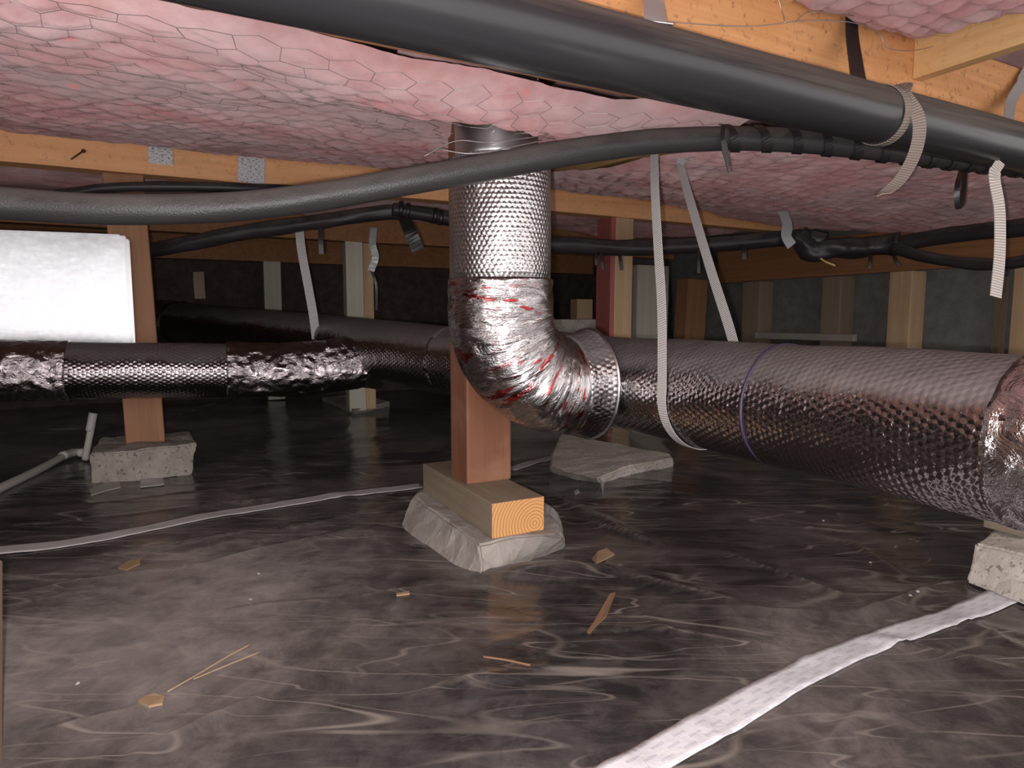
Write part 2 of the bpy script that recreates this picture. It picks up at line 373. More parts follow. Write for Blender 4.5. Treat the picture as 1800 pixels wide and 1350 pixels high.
def tube(name, path, r, m, parent=None, n=24, rad=None, caps=True, smooth=True, disp=None, up=Vector((0, 0, 1))):
    """swept pipe; r or rad(s) gives radius, disp(s, ang) an outward displacement; UV in metres"""
    P = [Vector(p) for p in path]; N = len(P); vs = []; fs = []; uvs = []
    T = [(P[min(i + 1, N - 1)] - P[max(i - 1, 0)]).normalized() for i in range(N)]
    a = up - T[0] * up.dot(T[0])
    if a.length < .05: a = Vector((1, 0, 0)) - T[0] * T[0].x
    a.normalize(); S_ = [0]
    for i in range(1, N): S_.append(S_[-1] + (P[i] - P[i - 1]).length)
    for i in range(N):
        a = (a - T[i] * a.dot(T[i])).normalized(); c = T[i].cross(a)
        R = rad(S_[i]) if rad else r
        for k in range(n):
            th = 2 * math.pi * k / n; q = R + (disp(S_[i], th) if disp else 0)
            vs.append(P[i] + (a * math.cos(th) + c * math.sin(th)) * q)
    R0 = r
    for i in range(N - 1):
        for k in range(n):
            k2 = (k + 1) % n; fs.append((i * n + k, i * n + k2, (i + 1) * n + k2, (i + 1) * n + k))
            v0 = R0 * 2 * math.pi * k / n; v1 = R0 * 2 * math.pi * (k + 1) / n
            uvs.append(((S_[i], v0), (S_[i], v1), (S_[i + 1], v1), (S_[i + 1], v0)))
    if caps:
        for s, i in ((0, 0), (1, N - 1)):
            f = [i * n + k for k in range(n)]; fs.append(f[::-1] if s == 0 else f); uvs.append([(0, 0)] * n)
    org = parent.location if parent is not None else base_of(vs)
    me = mesh_pd(name, vs, fs, uvs, org)
    o = link(name, me, m, parent, None, 0, smooth)
    o.location = org
    return o
def ribbon(name, path, wdirs, width, m, parent=None, th=.0012, step=None):
    """flat strap along a path; wdirs one vector or one for each point"""
    P = [Vector(p) for p in path]; N = len(P); vs = []; fs = []; uvs = []; S_ = 0; us = []
    for i in range(N):
        T = (P[min(i + 1, N - 1)] - P[max(i - 1, 0)]).normalized()
        wd = Vector(wdirs[i] if isinstance(wdirs, list) else wdirs); wd = (wd - T * wd.dot(T)).normalized(); nn = T.cross(wd)
        wid = width[i] if isinstance(width, list) else width
        for sx, sn in ((-1, -1), (1, -1), (1, 1), (-1, 1)): vs.append(P[i] + wd * sx * wid / 2 + nn * sn * th / 2)
        us.append(S_); 
        if i < N - 1: S_ += (P[i + 1] - P[i]).length
    W0 = width[0] if isinstance(width, list) else width
    for i in range(N - 1):
        for k in range(4):
            k2 = (k + 1) % 4; fs.append((i * 4 + k, i * 4 + k2, (i + 1) * 4 + k2, (i + 1) * 4 + k))
            va, vb = (0, W0) if k % 2 == 0 else (0, .001)
            if k == 2: va, vb = vb, va
            uvs.append(((us[i], va), (us[i], vb), (us[i + 1], vb), (us[i + 1], va)))
    fs.append((3, 2, 1, 0)); uvs.append([(0, 0)] * 4); q = (N - 1) * 4; fs.append((q, q + 1, q + 2, q + 3)); uvs.append([(0, 0)] * 4)
    org = parent.location if parent is not None else base_of(vs)
    o = link(name, mesh_pd(name, vs, fs, uvs, org), m, parent); o.location = org; return o
def block(name, bot, top, m, parent=None, rough=.006, cuts=5, seed=0, nsc=14):
    """irregular cast block between a bottom and a top outline of equally many points"""
    bm = bmesh.new(); n = len(bot)
    B = [bm.verts.new(p) for p in bot]; T = [bm.verts.new(p) for p in top]
    bm.faces.new(T); bm.faces.new(B[::-1])
    for i in range(n): bm.faces.new((B[i], B[(i + 1) % n], T[(i + 1) % n], T[i]))
    bmesh.ops.recalc_face_normals(bm, faces=bm.faces[:])
    bmesh.ops.bevel(bm, geom=bm.edges[:], offset=.006, segments=2, affect='EDGES')
    bmesh.ops.triangulate(bm, faces=[f for f in bm.faces if len(f.verts) > 4])
    for _ in range(2):
        es = [e for e in bm.edges if e.calc_length() > .022]; bmesh.ops.subdivide_edges(bm, edges=es, cuts=2)
        bmesh.ops.triangulate(bm, faces=[f for f in bm.faces if len(f.verts) > 4])
    for v in bm.verts:
        d_ = noise.noise_vector(v.co * nsc + Vector((seed, 0, 0))) * rough + noise.noise_vector(v.co * nsc * 4 + Vector((0, seed, 0))) * rough * .35
        v.co += Vector((d_.x, d_.y, d_.z * .7))
    org = parent.location if parent is not None else base_of([v.co for v in bm.verts])
    for v in bm.verts: v.co -= org
    me = bpy.data.meshes.new(name); bm.to_mesh(me); bm.free()
    o = link(name, me, m, parent); o.location = org; return o

# ------------------------------------------------------------------ the ground sheet
def seg_d(x, y, A, B):
    ax, ay = A[0], A[1]; bx, by = B[0] - ax, B[1] - ay; L = bx * bx + by * by
    t = np.clip(((x - ax) * bx + (y - ay) * by) / L, 0, 1); return np.hypot(x - ax - t * bx, y - ay - t * by), t
FOLDS = []   # (A, B, height, width): long creases seen in the sheet
for pa, pb, h, wd in [((855, 1015), (1050, 1000), .030, .035), ((1050, 1000), (1330, 1060), .012, .02), ((380, 1085), (600, 1065), .010, .012),
                      ((600, 1065), (745, 1042), .012, .012), ((40, 1035), (330, 1000), .010, .014), ((330, 1000), (640, 930), .010, .014),
                      ((1140, 1060), (1500, 1070), .008, .010), ((1500, 1070), (1690, 1015), .014, .014), ((1250, 960), (1550, 1060), .010, .012),
                      ((1380, 920), (1460, 925), .007, .01), ((1460, 925), (1600, 1010), .007, .01), ((980, 880), (1110, 935), .016, .02),
                      ((1075, 1100), (1330, 1125), .010, .014), ((1330, 1125), (1420, 1150), .008, .012), ((60, 1290), (240, 1255), .010, .015),
                      ((230, 1330), (450, 1230), .010, .012), ((700, 1235), (860, 1190), .008, .012), ((300, 735), (450, 690), .02, .02),
                      ((1000, 905), (1180, 960), .010, .014), ((1700, 1085), (1800, 1130), .010, .012), ((1560, 1120), (1790, 1170), .010, .012), ((1460, 1300), (1560, 1230), .007, .01)]:
    FOLDS.append((atz(*pa, 0), atz(*pb, 0), h, wd))
_c = math.cos(.45); _s = math.sin(.45)
def floor_zc(x, y):
    x = np.asarray(x, float); y = np.asarray(y, float)
    u = x * _c + y * _s; v = -x * _s + y * _c
    wx = fbm(x * 1.3, y * 1.3, 11, 3) - .5; wy = fbm(x * 1.3, y * 1.3, 15, 3) - .5
    z = (fbm(x * .8, y * .8, 1, 3) - .45) * .05 + (fbm(x * 3.2, y * 3.2, 8, 3) - .45) * .016
    u2 = x * .94 - y * .34; v2 = x * .34 + y * .94
    m1 = np.clip(vn(x * 1.1, y * 1.1, 21) * 2.2 - .6, 0, 1)
    r1 = ridge(u * 1.2 + wx * 3, v * 5.5 + wy * 3, 2, 9); r2 = ridge(u2 * 1.3 + wy * 3, v2 * 6 + wx * 3, 5, 10); r3 = ridge(x * 3 + wx * 4, y * 11 + wy * 4, 7, 7)
    cr = r1 * m1 * .8 + r2 * (1 - m1) * .8 + r3 * .3
    z = z + cr * .006
    crease = np.clip(cr * .9 - .25, 0, 1) * .55 * np.clip(vn(x * 5, y * 5, 31) * 2 - .4, 0, 1)  # glints on ridges, painted as a pale tone along the creases
    for A, B, h, wd in FOLDS:
        d, t = seg_d(x + wx * .05, y + wy * .05, A, B); e = np.exp(-(d / wd) ** 2) * np.sin(np.pi * np.clip(t, .06, .94)) ** .5
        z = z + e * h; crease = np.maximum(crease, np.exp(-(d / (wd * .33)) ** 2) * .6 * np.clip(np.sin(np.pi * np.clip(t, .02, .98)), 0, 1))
    return z, crease
def floor_z(x, y): return float(floor_zc(x, y)[0])
def on_floor(px, py, dz=0.0):
    p = atz(px, py, 0)
    for _ in range(4): p = atz(px, py, floor_z(p.x, p.y))
    return p + Vector((0, 0, dz))
xs = np.concatenate([np.arange(-5, -2.2, .07), np.arange(-2.2, 2.2, .0125), np.arange(2.2, 5.5, .07)])
ys = np.concatenate([np.arange(-.6, .55, .05), np.arange(.55, 2.7, .0105), np.arange(2.7, 7.6, .06)])
X, Y = np.meshgrid(xs, ys); Z, CR = floor_zc(X, Y); nx, ny = len(xs), len(ys)
vs = np.stack([X.ravel(), Y.ravel(), Z.ravel()], 1)
ii = (np.arange(ny - 1)[:, None] * nx + np.arange(nx - 1)[None]).ravel()
fs = np.stack([ii, ii + 1, ii + nx + 1, ii + nx], 1)
def grid_mesh(name, vs, fs):
    me = bpy.data.meshes.new(name); me.vertices.add(len(vs)); me.vertices.foreach_set('co', vs.ravel())
    me.loops.add(fs.size); me.loops.foreach_set('vertex_index', fs.ravel()); me.polygons.add(len(fs))
    me.polygons.foreach_set('loop_start', np.arange(0, fs.size, 4)); me.polygons.foreach_set('loop_total', np.full(len(fs), 4))
    me.polygons.foreach_set('use_smooth', np.ones(len(fs), bool)); me.update(calc_edges=True); me.validate(); return me
me = grid_mesh('floor', vs, fs)
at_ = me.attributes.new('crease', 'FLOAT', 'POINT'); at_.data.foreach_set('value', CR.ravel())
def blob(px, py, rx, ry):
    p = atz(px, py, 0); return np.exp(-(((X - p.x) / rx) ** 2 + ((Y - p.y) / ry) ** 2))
DUST_HAZE = -.16 + blob(120, 1200, .5, .35) * 2.0 + blob(350, 1000, .5, .3) * 1.0 + blob(1480, 1130, .22, .2) * 1.2 + blob(1550, 1330, .3, .3) * 1.5 - blob(930, 1220, .26, .22) * .8 - blob(1250, 870, .5, .5) * .5 + blob(100, 760, 1.3, .9) * 1.3  # haze painted as pale patches over the dust, darker patches between
at2 = me.attributes.new('dust', 'FLOAT', 'POINT'); at2.data.foreach_set('value', DUST_HAZE.ravel())
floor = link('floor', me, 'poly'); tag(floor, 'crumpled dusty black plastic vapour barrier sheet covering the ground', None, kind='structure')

# ------------------------------------------------------------------ shell
def slab(name, pts, z0, z1, m, label):
    bm = bmesh.new(); lo = [bm.verts.new((p.x, p.y, z0)) for p in pts]; hi = [bm.verts.new((p.x, p.y, z1)) for p in pts]
    n = len(pts); bm.faces.new(hi); bm.faces.new(lo[::-1])
    for i in range(n): bm.faces.new((lo[i], lo[(i + 1) % n], hi[(i + 1) % n], hi[i]))
    bmesh.ops.recalc_face_normals(bm, faces=bm.faces[:]); me = bpy.data.meshes.new(name); bm.to_mesh(me); bm.free()
    return tag(link(name, me, m), label, None, kind='structure')
def rect(b0, b1, d0, d1): return [W(b0, d0, 0), W(b1, d0, 0), W(b1, d1, 0), W(b0, d1, 0)]
slab('ceiling', rect(-2.6, 4.1, -.5, 5.5), 1.52, 1.55, 'fir_d', 'dark underside of the timber subfloor')
slab('wall_right', rect(3.86, 4.1, .2, 5.5), -.05, 1.52, 'conc_w', 'dim grey concrete foundation wall behind the wooden studs')
slab('wall_back', rect(-2.6, 3.86, 5.3, 5.5), -.05, 1.52, 'dirt', 'dark far wall of the crawl space')
slab('wall_left', rect(-2.6, -2.4, .5, 5.3), -.05, 1.52, 'dirt', 'dark left wall of the crawl space')

# ------------------------------------------------------------------ girders and joists
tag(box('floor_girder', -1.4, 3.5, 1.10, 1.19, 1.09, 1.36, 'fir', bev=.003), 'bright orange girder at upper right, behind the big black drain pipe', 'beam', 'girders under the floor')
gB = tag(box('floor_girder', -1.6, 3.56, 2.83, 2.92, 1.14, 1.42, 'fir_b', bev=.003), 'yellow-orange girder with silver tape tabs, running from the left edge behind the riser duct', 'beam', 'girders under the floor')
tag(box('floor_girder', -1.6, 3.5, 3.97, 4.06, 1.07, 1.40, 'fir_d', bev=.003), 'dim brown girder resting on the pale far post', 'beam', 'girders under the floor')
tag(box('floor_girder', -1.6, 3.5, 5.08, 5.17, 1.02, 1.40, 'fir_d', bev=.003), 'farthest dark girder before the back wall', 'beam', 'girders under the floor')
tag(box('floor_joist', 1.78, 1.82, .05, 1.10, 1.24, 1.48, 'joist', bev=.002), 'pale pine joist at top right corner, meeting the orange girder', 'joist', 'joists under the floor')
tag(box('floor_joist', 1.24, 1.28, .05, 1.10, 1.32, 1.50, 'joist', bev=.002), 'pine joist half hidden above the big black drain pipe', 'joist', 'joists under the floor')
# board that shows between two insulation blankets
A_, B_ = W(1.235, 1.24, 1.075), W(1.63, 2.80, 1.285)
def plank(name, A, B, wd, th, m):
    T = (B - A); L = T.length; T.normalize(); s = T.cross(Vector((0, 0, 1))).normalized(); u = s.cross(T)
    bm = bmesh.new(); bmesh.ops.create_cube(bm, size=1)
    for v in bm.verts: v.co = Vector((v.co.x * wd, v.co.y * L, v.co.z * th))
    bmesh.ops.bevel(bm, geom=bm.edges[:], offset=min(.003, th * .2), segments=1, affect='EDGES')
    me = bpy.data.meshes.new(name); bm.to_mesh(me); bm.free()
    o = link(name, me, m); o.matrix_world = Matrix.Translation((A + B) / 2) @ Matrix((s, T, u)).transposed().to_4x4(); return o
tag(plank('blocking_board', A_, B_, .085, .05, 'joist'), 'brown board between the insulation blankets, right of the riser duct', 'board')
# rim board and studs along the right foundation wall
tag(box('rim_board', 3.60, 3.65, 1.1, 3.6, .867, 1.10, 'fir_d', bev=.003), 'reddish brown rim board above the studs at right', 'beam')
def stud(b0, b1, d0, d1, z0, z1, m, label, name='stud', group='studs along the right wall', tilt=None): return tag(box(name, b0, b1, d0, d1, z0, z1, m, bev=.003, tilt=tilt), label, 'post', group)
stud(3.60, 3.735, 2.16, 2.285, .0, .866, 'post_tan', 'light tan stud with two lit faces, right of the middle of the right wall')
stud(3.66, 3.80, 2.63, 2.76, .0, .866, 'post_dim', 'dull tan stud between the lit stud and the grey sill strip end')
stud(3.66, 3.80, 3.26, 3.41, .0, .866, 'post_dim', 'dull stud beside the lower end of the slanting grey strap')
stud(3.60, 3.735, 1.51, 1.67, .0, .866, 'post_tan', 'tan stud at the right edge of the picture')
stud(3.78, 3.84, 1.80, 1.835, .0, .82, 'post_dim', 'thin dim upright strip on the wall near the right edge', 'batten')
tag(box('sill_strip', 3.62, 3.655, 2.50, 3.25, .465, .508, 'conc_s', bev=.003), 'pale grey horizontal sill strip just above the trunk duct at right', 'board')
stud(3.36, 3.56, 3.70, 3.82, .0, .90, 'post_brown', 'dark red-brown leaning post behind the slanting strap', 'post', 'far right posts', (0, .05))
stud(3.04, 3.34, 3.84, 3.94, .0, 1.0, 'post_pale', 'dim greenish grey post left of the grey straps', 'post', 'far right posts')
tag(box('concrete_ledge', 1.9, 3.5, 4.30, 4.7, -.02, .60, 'conc_l', bev=.01), 'dim concrete ledge behind the red and tan post', 'ledge')
tag(box('wood_block', 2.84, 2.99, 4.34, 4.44, .60, .76, 'post_tan', bev=.006), 'small tan wood block on the dim concrete ledge', 'block')

# ------------------------------------------------------------------ insulation blankets with netting
R_AX = (.70, 1.41)        # riser position in the girder frame
def hexd(b, d, s):
    """0 at a hexagon's edge, 1 at its centre (s = width across flats)"""
    q = d / (s * .866); 
    best = None
    def cell(ox, oy):
        cx = np.round((b - ox) / s) * s + ox; cy = np.round((d - oy) / (s * 1.732)) * s * 1.732 + oy
        return b - cx, d - cy
    x1, y1 = cell(0, 0); x2, y2 = cell(s / 2, s * .866)
    k = (x1 ** 2 + y1 ** 2) < (x2 ** 2 + y2 ** 2); x = np.abs(np.where(k, x1, x2)); y = np.abs(np.where(k, y1, y2))
    dist = np.maximum(x, x * .5 + y * .866); return np.clip(1 - dist / (s / 2), 0, 1)
HS = .074
def warp(b, d): return b + (fbm(b * 4, d * 4, 41, 2) - .4) * .085, d + (fbm(b * 4, d * 4, 43, 2) - .4) * .085
def blanket(name, b0, b1, d0, d1, zf, label, net=True, step=.0085, hole=None, pillow=.0075, edge=.03):
    bs = np.arange(b0, b1 + step, step); ds = np.arange(d0, d1 + step, step); Bq, Dq = np.meshgrid(bs, ds)
    z = zf(Bq, Dq); wb, wd = warp(Bq, Dq); h = hexd(wb, wd, HS)
    ed = np.minimum.reduce([Bq - b0, b1 - Bq, Dq - d0, d1 - Dq]); h = h * (1 - np.exp(-np.clip(ed, 0, 1) / .04))
    z = z - pillow * h * (2 - h) * (.55 + .9 * vn(Bq * 7, Dq * 7, 3)) - (fbm(Bq * 9, Dq * 9, 6, 4) - .45) * .022
    ed = np.minimum.reduce([Bq - b0, b1 - Bq, Dq - d0, d1 - Dq]); z = z + .02 * np.exp(-np.clip(ed, 0, 1) / edge)
    if hole:
        ang = np.arctan2(Dq - hole[1], Bq - hole[0]); rr = np.hypot((Bq - hole[0]) * .8, (Dq - hole[1])) / (hole[2] * (1 + .25 * (vn(ang * 2.2 + 9, ang * 0 + 1, 4) - .5)))
        z = z + np.clip(1.25 - rr, 0, .4) / .4 * .20
    nb, ndd = len(bs), len(ds)
    P = np.stack([Bq * EB.x + Dq * ED.x, Bq * EB.y + Dq * ED.y, z], -1).reshape(-1, 3)
    org = Vector(P.min(0)); org = Vector(((P[:, 0].min() + P[:, 0].max()) / 2, (P[:, 1].min() + P[:, 1].max()) / 2, P[:, 2].min()))
    i = (np.arange(ndd - 1)[:, None] * nb + np.arange(nb - 1)[None]).ravel(); f = np.stack([i, i + nb, i + nb + 1, i + 1], 1)
    # top skin so that the blanket has thickness
    n0 = len(P); st = 8
    bb = np.linspace(b0, b1, 12); dd = np.linspace(d0, d1, 8); Bt, Dt = np.meshgrid(bb, dd); zt = np.full_like(Bt, 1.50)
    Pt = np.stack([Bt * EB.x + Dt * ED.x, Bt * EB.y + Dt * ED.y, zt], -1).reshape(-1, 3)
    j = (np.arange(7)[:, None] * 12 + np.arange(11)[None]).ravel() + n0; ft = np.stack([j, j + 1, j + 13, j + 12], 1)
    root = empty(name, org, label, 'insulation', 'pink insulation blankets')
    me = grid_mesh('fibreglass', np.concatenate([P, Pt]) - np.array(org), np.concatenate([f, ft]))
    o = link('fibreglass', me, 'insul', root); o.location = org
    if net:
        vs, fs = [], []; s = HS; a = s / 1.732
        rows = int((d1 - d0) / (s * .866)) + 2; cols = int((b1 - b0) / s) + 2; edges = set()
        for rI in range(-1, rows):
            for c in range(-1, cols):
                cx = b0 + c * s + (rI % 2) * s / 2; cy = d0 + rI * s * .866
                cx = np.round(cx / (s / 2)) * (s / 2); 
        # lattice edges: hexagon corners about every centre of the same lattice as hexd
        i0, i1 = int(b0 / s) - 2, int(b1 / s) + 2; j0, j1 = int(d0 / (s * 1.732)) - 2, int(d1 / (s * 1.732)) + 2
        segs = []
        for oi, (ox, oy) in enumerate(((0, 0), (s / 2, s * .866))):
            for i_ in range(i0, i1):
                for j_ in range(j0, j1):
                    cx, cy = ox + i_ * s, oy + j_ * s * 1.732
                    K = [(cx + a * math.sin(math.pi / 3 * k), cy + a * math.cos(math.pi / 3 * k)) for k in range(4)]
                    for k in range(3): segs.append((K[k], K[k + 1]))
        Sg = np.array(segs).reshape(-1, 2)
        # unwarp by fixed-point so that wires follow the pinched lines
        q = Sg.copy()
        for _ in range(4):
            wb, wd = warp(q[:, 0], q[:, 1]); q = q + (Sg - np.stack([wb, wd], 1))
        q = q.reshape(-1, 2, 2); mid = q.mean(1)
        ok = (q[:, :, 0].min(1) > b0) & (q[:, :, 0].max(1) < b1) & (q[:, :, 1].min(1) > d0) & (q[:, :, 1].max(1) < d1)
        if hole: ok &= np.hypot(mid[:, 0] - hole[0], mid[:, 1] - hole[1]) > hole[2] * .8
        q = q[ok]; zz = zf(q[:, :, 0], q[:, :, 1]) - (fbm(q[:, :, 0] * 9, q[:, :, 1] * 9, 6, 4) - .45) * .022 - .0030 + (vn(q[:, :, 0] * 13, q[:, :, 1] * 13, 51) - .35) * .009
        r = .0005; ne = len(q)
        A3 = np.stack([q[:, 0, 0] * EB.x + q[:, 0, 1] * ED.x, q[:, 0, 0] * EB.y + q[:, 0, 1] * ED.y, zz[:, 0]], 1)
        B3 = np.stack([q[:, 1, 0] * EB.x + q[:, 1, 1] * ED.x, q[:, 1, 0] * EB.y + q[:, 1, 1] * ED.y, zz[:, 1]], 1)
        T = B3 - A3; sd = np.cross(T, [0, 0, 1]); sd /= np.linalg.norm(sd, axis=1)[:, None] + 1e-9
        ring = [sd * r, -sd * r * .5 + np.array([0, 0, r * .87]), -sd * r * .5 - np.array([0, 0, r * .87])]
        V = np.stack([A3 + k for k in ring] + [B3 + k for k in ring], 1).reshape(-1, 3)
        base = (np.arange(ne) * 6)[:, None]; Fq = np.concatenate([base + np.array([[0, 1, 4, 3]]), base + np.array([[1, 2, 5, 4]]), base + np.array([[2, 0, 3, 5]])])
        me = grid_mesh('wire_netting', V - np.array(org), Fq); o2 = link('wire_netting', me, 'wire', root); o2.location = org
        o2['label'] = 'thin hexagonal wire netting'; o2['kind'] = 'stuff'
    return root
def zbay(b, d):
    t = (d - 1.19) / 1.64
    return 1.052 + .20 * t - .022 * np.sin(np.pi * np.clip(t, 0, 1)) - .048 * np.exp(-((b - .7) / .45) ** 2 - ((d - 1.27) / .17) ** 2) + (fbm(b * 1.5, d * 1.5, 9, 2) - .4) * .03
blanket('insulation_blanket', -1.5, 1.20, 1.095, 2.83, zbay, 'large pink insulation blanket held by wire netting, filling the upper left', hole=(.655, 1.47, .135))
def zbay_r(b, d): 
    t = (d - 1.19) / 1.64
    return zbay(b, d) - .01 - .07 * np.clip((b - 2.2) / 1.0, 0, 1) * np.clip(t * 1.6, 0, 1) + .03 * (1 - np.clip(t * 3, 0, 1))
# the right blanket starts beyond the slanting board
blanket('insulation_blanket', 1.33, 3.56, 1.19, 2.83, zbay_r, 'dusky pink insulation blanket right of the brown board, below the black drain pipe', step=.010)
def znear(b, d): return 1.325 - .03 * np.sin(np.pi * np.clip((d - .2) / .9, 0, 1)) + (fbm(b * 2, d * 2, 19, 2) - .4) * .03
blanket('insulation_blanket', 1.29, 1.77, .15, 1.10, znear, 'bright pink insulation at the top right corner between two joists', step=.0085, pillow=.014)
blanket('insulation_blanket', .10, 1.23, .15, 1.10, znear, 'pink insulation above the big black drain pipe near the top edge', net=False, step=.02)
def zfar(b, d): return 1.22 - .03 * np.sin(np.pi * np.clip((d - 2.92) / 1.05, 0, 1)) + (fbm(b * 1.5, d * 1.5, 29, 2) - .4) * .05
blanket('insulation_blanket', -1.5, 3.5, 2.92, 3.97, zfar, 'shadowy insulation behind the girder with silver tape tabs', net=False, step=.018)
blanket('insulation_blanket', -1.5, 3.5, 4.06, 5.08, lambda b, d: zfar(b, d) - .02, 'farthest dark insulation behind the dim brown girder', net=False, step=.03)

# ------------------------------------------------------------------ posts, pads
def pad_pts(L, z): return [atz(px, py, z) for px, py in L]
# centre
block('footing', pad_pts([(700, 932), (770, 985), (850, 1030), (905, 1002), (996, 966), (985, 905), (900, 850), (760, 850)], -.01),
      pad_pts([(728, 872), (775, 908), (838, 955), (890, 948), (984, 936), (965, 890), (890, 840), (770, 835)], .072), 'conc_s', rough=.010, seed=3, nsc=11)
tag(bpy.data.objects['footing'], 'grey crumpled-sided concrete footing under the middle post', 'footing', 'concrete footings')
o = box('sill_block', .650, .795, 1.355, 1.845, .073, .160, 'sill', bev=.003)
o.data.materials.append(M['endgrain'])
for p in o.data.polygons:
    if p.normal.y < -.9: p.material_index = 1
tag(o, 'weathered timber sill block with sawn end grain facing front, under the middle post', 'timber')
tag(box('support_post', .668, .800, 1.545, 1.660, .160, 1.13, 'post_red', bev=.005), 'red-brown post in the middle, behind the foil duct elbow', 'post', 'posts under the girders')
# left
block('footing', [W(-.30, 2.76, -.01), W(-.16, 2.73, -.01), W(.02, 2.75, -.01), W(.03, 3.0, -.01), W(-.30, 3.02, -.01)],
      [W(-.305, 2.74, .112), W(-.16, 2.73, .118), W(.045, 2.75, .122), W(.03, 3.0, .13), W(-.29, 3.02, .128)], 'conc', rough=.014, seed=8, nsc=12)
tag(bpy.data.objects['footing.001'], 'rough pitted concrete footing under the left post', 'footing', 'concrete footings')
tag(box('support_post', -.195, -.062, 2.85, 2.96, .118, 1.14, 'post_brown', bev=.006, tilt=(0, -.022)), 'brown post at left, beside the bright sheet metal panel', 'post', 'posts under the girders')
# far pale post
block('footing', pad_pts([(566, 706), (622, 731), (686, 716), (640, 700)], -.01), pad_pts([(566, 699), (622, 721), (686, 706), (636, 692)], .045), 'conc_l', rough=.006, seed=5)
tag(bpy.data.objects['footing.002'], 'small pale footing under the far pale post, below the taped duct joint', 'footing', 'concrete footings')
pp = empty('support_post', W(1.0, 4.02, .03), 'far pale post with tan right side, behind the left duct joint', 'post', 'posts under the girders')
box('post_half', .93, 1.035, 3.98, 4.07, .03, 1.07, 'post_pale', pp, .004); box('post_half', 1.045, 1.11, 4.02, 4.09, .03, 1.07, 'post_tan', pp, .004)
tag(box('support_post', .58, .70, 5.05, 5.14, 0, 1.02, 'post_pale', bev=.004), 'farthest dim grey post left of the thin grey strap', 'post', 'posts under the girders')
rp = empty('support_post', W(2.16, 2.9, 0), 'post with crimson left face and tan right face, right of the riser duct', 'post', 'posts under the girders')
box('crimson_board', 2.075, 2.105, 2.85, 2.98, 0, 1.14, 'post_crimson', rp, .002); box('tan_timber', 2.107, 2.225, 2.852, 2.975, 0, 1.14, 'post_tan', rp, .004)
# pad right behind elbow
block('footing', pad_pts([(985, 775), (1165, 815), (1186, 822), (1120, 835), (1060, 854), (1010, 846), (966, 833), (968, 800)], -.01),
      pad_pts([(985, 762), (1178, 797), (1183, 806), (1110, 818), (1052, 841), (1010, 832), (967, 820), (970, 800)], .05), 'conc_l', rough=.006, seed=12)
tag(bpy.data.objects['footing.003'], 'flat grey concrete slab on the sheet below the duct saddle', 'footing', 'concrete footings')
# right pad
block('footing', [W(1.60, .79, -.01), W(1.585, .655, -.01), W(1.92, .60, -.01), W(1.95, .86, -.01)],
      [W(1.642, .80, .075), W(1.63, .69, .085), W(1.89, .66, .095), W(1.90, .84, .095)], 'conc_l', rough=.008, seed=15)
tag(bpy.data.objects['footing.004'], 'light pitted concrete footing at the right edge, below the duct', 'footing', 'concrete footings')
sb = tag(box('sill_block', 1.735, 1.87, .74, .83, .092, .135, 'sill', bev=.003), 'dark weathered sill block on the light footing at the right edge', 'timber')
tag(box('wood_block', 1.755, 1.86, .75, .82, .135, .175, 'joist', bev=.003), 'orange wood block lying on the dark sill block at the right edge', 'block')

# ------------------------------------------------------------------ ducts
def dents(seed, amp, sc=5.0, crink=0):
    def f(s, th):
        p = Vector((s * sc, math.cos(th) * 1.4 + seed, math.sin(th) * 1.4)); v = noise.noise(p) * amp
        if crink:
            q = Vector((s * 30, math.cos(th) * 2.6 + seed, math.sin(th) * 2.6)); v += (1 - abs(noise.noise(q)) * 2) * crink + noise.noise(q * 2.3) * crink * .5
        return v
    return f
TR = .125
trunk_ctl = [W(1.09, -.25, .421), W(1.09, .3, .423), W(1.09, .8, .425), W(1.082, 1.4, .427), at(960, 652, 1.99), at(790, 634, 2.33), at(640, 612, 2.70), at(470, 588, 3.25), at(300, 566, 4.1), at(262, 563, 4.35)]
tp = resample(catmull(trunk_ctl, 12), .02)
def cut(path, f0, f1): n = len(path) - 1; return path[int(f0 * n):int(f1 * n) + 1]
def idx_near(path, p): return min(range(len(path)), key=lambda i: (path[i] - p).length)
trunk = empty('trunk_duct', W(1.09, .9, .30), 'long round duct wrapped in bubble foil, running from lower right to the far left', 'duct')
i_t0 = idx_near(tp, W(1.09, .24, .42)); i_t1 = idx_near(tp, W(1.09, .47, .42))
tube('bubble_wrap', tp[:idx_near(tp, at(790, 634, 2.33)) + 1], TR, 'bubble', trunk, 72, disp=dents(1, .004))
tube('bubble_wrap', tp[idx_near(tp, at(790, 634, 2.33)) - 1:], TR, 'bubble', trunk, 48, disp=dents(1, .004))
jt = tube('joint_tape', resample(tp[i_t0:i_t1 + 1], .008), TR + .003, 'crinkle', trunk, 96, disp=dents(9, .004, 5, .0028)); jt['label'] = 'shiny crinkled foil tape band'
i_p = idx_near(tp, W(1.09, .90, .42)); sm = tube('seam_line', resample([tp[i_p], tp[i_p].lerp(tp[i_p + 1], .2)], .004), TR + .0015, 'purple', trunk, 64, disp=dents(1, .003)); sm['label'] = 'purple marker line'
i_p = idx_near(tp, at(300, 566, 4.1)); tube('joint_tape', resample(tp[i_p - 8:i_p + 8], .01), TR + .006, 'crinkle', trunk, 48, disp=dents(4, .004, 5, .006))

